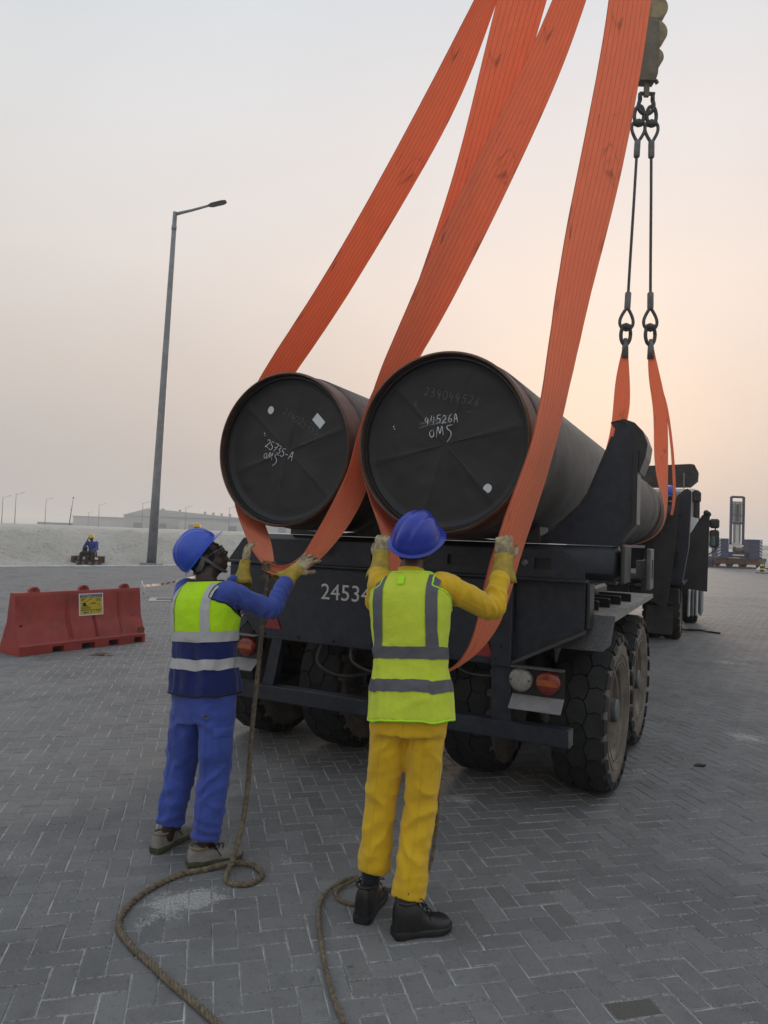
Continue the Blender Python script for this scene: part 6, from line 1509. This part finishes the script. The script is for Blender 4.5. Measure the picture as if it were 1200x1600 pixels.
for x in (-1.5, 1.5):
    for y in (2.0, 4.5, 7.0): m = MB(); m.lathe([(-.2, .2), (-.2, .45), (-.16, .5), (.16, .5), (.2, .45), (.2, .2)], 20, 'x', (x, y, .5)); m.build('wheel', MT['rubber'], cr_, auto=40)
m = MB(); m.add([(.1, -1.6, 0), (.9, -1.7, 0), (.95, -1.2, 0), (.2, -1.1, 0), (.4, -1.4, .34)], [(0, 1, 4), (1, 2, 4), (2, 3, 4), (3, 0, 4)]); o = m.build('tarpaulin', MT['white_plain']); o.location = (32.0, 62.4, 0); tag(o, 'small crumpled white sheet on the ground in front of the crane', 'sheet')
bl = empty('bollard', (27.95, 52.3, 0)); tag(bl, 'short yellow and black striped bollard before the crane at right edge', 'bollard')
m = MB(); m.lathe([(0, .16), (.02, .15), (.62, .13), (.68, .10), (.70, 0)], 16, 'z'); m.build('post', MT['sign_yellow'], bl, auto=40)
for z in (.12, .38): m = MB(); m.lathe([(z, .155), (z + .14, .15)], 16, 'z'); m.build('black_band', MT['black_print'], bl)
m = MB(); m.box(-.3, .3, -.3, .3, 0, .06, .01); m.build('foot', MT['darkplastic'], bl)
# --- bits on the ground
m = MB(); P = cat_rom([(5.98, 14.75, .02), (6.15, 14.55, .03), (6.3, 14.58, .02), (6.5, 14.35, .04), (6.62, 14.38, .02), (6.78, 14.2, .02)], 40); m.tube(P, .02, 6); o = m.build('cable', MT['darkplastic'], smooth_=True); tag(o, 'short black cable lying on the paving beside the tractor wheel', 'cable')
m = MB(); m.add([(-.05, -.02, .003), (.03, -.03, .003), (.06, .01, .003), (.0, .03, .003), (-.05, -.02, .012), (.03, -.03, .016), (.06, .01, .012), (.0, .03, .014)], [(4, 5, 6, 7), (0, 1, 5, 4), (1, 2, 6, 5), (2, 3, 7, 6), (3, 0, 4, 7)]); o = m.build('rubber_scrap', MT['rubber']); o.location = (2.53, 5.6, 0); tag(o, 'small black rubber scrap on the paving right of the rear wheel', 'scrap')
o2 = o.copy(); COL.objects.link(o2); o2.location = (7.0, 12.6, 0); o2.rotation_euler = (0, 0, 1.1); o2['label'] = 'small black scrap farther along the paving at right'
# --- pallet and ochre bag at the foot of the sand bank
pal = empty('wooden_pallet', (-12.75, 31.05, .0), R(12)); tag(pal, 'dark wooden pallet at the kerb under the seated man', 'pallet')
for k in range(7): m = MB(); m.box(-.70, .55, -.4 + .125 * k, -.31 + .125 * k, .34, .365, .004); m.build('slat', MT['wood'], pal)
for k in range(3): m = MB(); m.box(-.70, .55, -.4 + .38 * k, -.30 + .38 * k, .17, .20, .004); m.build('slat', MT['wood'], pal)
for x in (-.62, -.07, .47):
    for y in (-.35, .03, .40): m = MB(); m.box(x - .07, x + .07, y - .05, y + .05, .202, .338, .006); m.build('block', MT['wood'], pal)
    for y in (-.35, .40): m = MB(); m.box(x - .07, x + .07, y - .05, y + .05, .036, .168, .006); m.build('block', MT['wood'], pal)
m = MB(); m.ellipsoid((0, 0, .12), .34, .24, .20, None, 28, 16); me = m.mesh('plastic_bag', MT['sandbag'], smooth_=True)
displace(me, lambda p: .09 * noise.fractal(p * 5, 1, 2, 4) - .02); o = link(bpy.data.objects.new('plastic_bag', me)); o.location = (-17.1, 31.3, .52); tag(o, 'crumpled ochre plastic bag on the sand bank at far left', 'bag')
m = MB(); m.box(-.10, .10, -.13, .13, 0, .42, .04); m.box(-.06, .06, -.16, -.13, .05, .25, .01); o = m.build('rucksack', MT['dark_cloth'], smooth_=False); o.location = (-13.02, 31.05, .366); o.rotation_euler = (.1, .1, .4); tag(o, 'dark rucksack on the pallet beside the seated man', 'bag')
# --- the other people
def far_person(label, J, S): 
    return worker('person', label, J, S, None, 2.2)
bx, by = -12.62, 30.95
JS = dict(pelvis=(bx, by + .05, .48), neck=(bx - .03, by - .03, 1.03), face=(-.15, -1, 0), head=(bx - .04, by - .08, 1.16), look=(-.25, -1, -.12), headup=(0, 0, 1), hz=.03, base=0.0,
          shL=(bx + .17, by - .01, .97), shR=(bx - .21, by - .03, .97), elL=(bx + .26, by - .18, .70), elR=(bx - .27, by - .22, .78), wrL=(bx + .24, by - .42, .66), wrR=(bx - .16, by - .22, 1.02),
          hdL=((-.1, -.9, -.3), (0, 0, -1), .6, .1), hdR=((.3, -.1, .9), (.8, .5, 0), .6, .1), tsL=1, tsR=-1,
          hipL=(bx + .11, by - .05, .47), hipR=(bx - .11, by - .05, .47), knL=(bx + .22, by - .45, .50), knR=(bx - .27, by - .45, .50), anL=(bx + .25, by - .50, .09), anR=(bx - .30, by - .48, .09), hemL=(bx + .25, by - .50, .13), hemR=(bx - .30, by - .48, .13),
          ftL=((bx + .25, by - .42), (bx + .28, by - .72)), ftR=((bx - .30, by - .40), (bx - .36, by - .68)))
SS_ = dict(skin=MT['skin'], trouser_mat=MT['dark_cloth'], jacket_mat=MT['blue_shirt'], leg=(.10, .095, .085, .075, .07), arm=(.072, .066, .06, .052, .048), helmet=MT['yellow_helmet'], shoe=('shoe_black', 'shoe_black', 'shoe_black'), gloves=('skin', 'blue_shirt'), ankle=.1)
far_person('man in blue shirt and yellow helmet sitting on a pallet, hand to his face', JS, SS_)
bx, by = -6.97, 26.6
JM = dict(pelvis=(bx, by, 1.02), neck=(bx, by, 1.62), face=(1, .3, 0), head=(bx, by, 1.76), look=(1, .4, 0), headup=(0, 0, 1), hz=.03, base=.0,
          shL=(bx - .05, by + .19, 1.54), shR=(bx + .05, by - .19, 1.54), elL=(bx - .08, by + .25, 1.26), elR=(bx + .02, by - .26, 1.26), wrL=(bx, by + .27, 1.0), wrR=(bx + .1, by - .26, 1.0),
          hipL=(bx - .03, by + .1, .98), hipR=(bx + .03, by - .1, .98), knL=(bx - .03, by + .1, .52), knR=(bx + .05, by - .1, .52), anL=(bx - .05, by + .1, .1), anR=(bx + .03, by - .1, .1), hemL=(bx - .05, by + .1, .13), hemR=(bx + .03, by - .1, .13),
          ftL=((bx - .1, by + .1), (bx + .18, by + .12)), ftR=((bx - .04, by - .1), (bx + .22, by - .08)))
far_person('distant man in yellow helmet, mostly hidden behind the blue-helmeted worker', JM, SS_)
# man guiding the far sling, standing on the tractor deck
def TT(x, y, z): p = T(x, y, z); return (p.x, p.y, p.z)
JT = dict(pelvis=TT(1.10, 9.60, 1.98), neck=TT(1.08, 9.56, 2.53), face=(-.5, -.8, 0), head=TT(1.02, 9.52, 2.64), look=(-.6, -.7, -.3), headup=(0, 0, 1), hz=.03, base=1.10,
          shL=TT(1.20, 9.42, 2.44), shR=TT(1.00, 9.70, 2.44), elL=TT(1.30, 9.20, 2.42), elR=TT(.95, 9.45, 2.30), wrL=TT(1.14, 9.05, 2.58), wrR=TT(1.00, 9.25, 2.46), hdL=((-.4, -.5, .4), (0, -1, 0), .6, .1), hdR=((0, -.8, .3), (0, 0, -1), .6, .1), tsL=1, tsR=-1,
          hipL=TT(1.12, 9.52, 1.94), hipR=TT(1.06, 9.70, 1.94), knL=TT(1.06, 9.52, 1.55), knR=TT(1.0, 9.72, 1.55), anL=TT(1.04, 9.56, 1.19), anR=TT(1.0, 9.76, 1.19), hemL=TT(1.04, 9.56, 1.23), hemR=TT(1.0, 9.76, 1.23))
SF_ = dict(SS_); SF_.update(helmet=MT['royal_helmet'], jacket_mat=MT['blue_cloth'], trouser_mat=MT['blue_cloth'], gloves=('glove_grey', 'glove_yellow'))
far_person('man in blue helmet behind the far sling beside the truck cab', JT, SF_)

# ------------------------------------------------------------------ haze
g = MB(); g.box(-2350, 2350, -160, 2450, -1.2, 26)
m, nt, b = new_mat('desert_haze'); nt.nodes.remove(b)
pv = N(nt, 'ShaderNodeVolumePrincipled'); pv.inputs['Color'].default_value = (.93, .91, .89, 1); pv.inputs['Density'].default_value = .0010; pv.inputs['Anisotropy'].default_value = .2
nt.links.new(pv.outputs[0], nt.nodes['Material Output'].inputs['Volume'])
hzo = g.build('haze', m); hzo['kind'] = 'stuff'
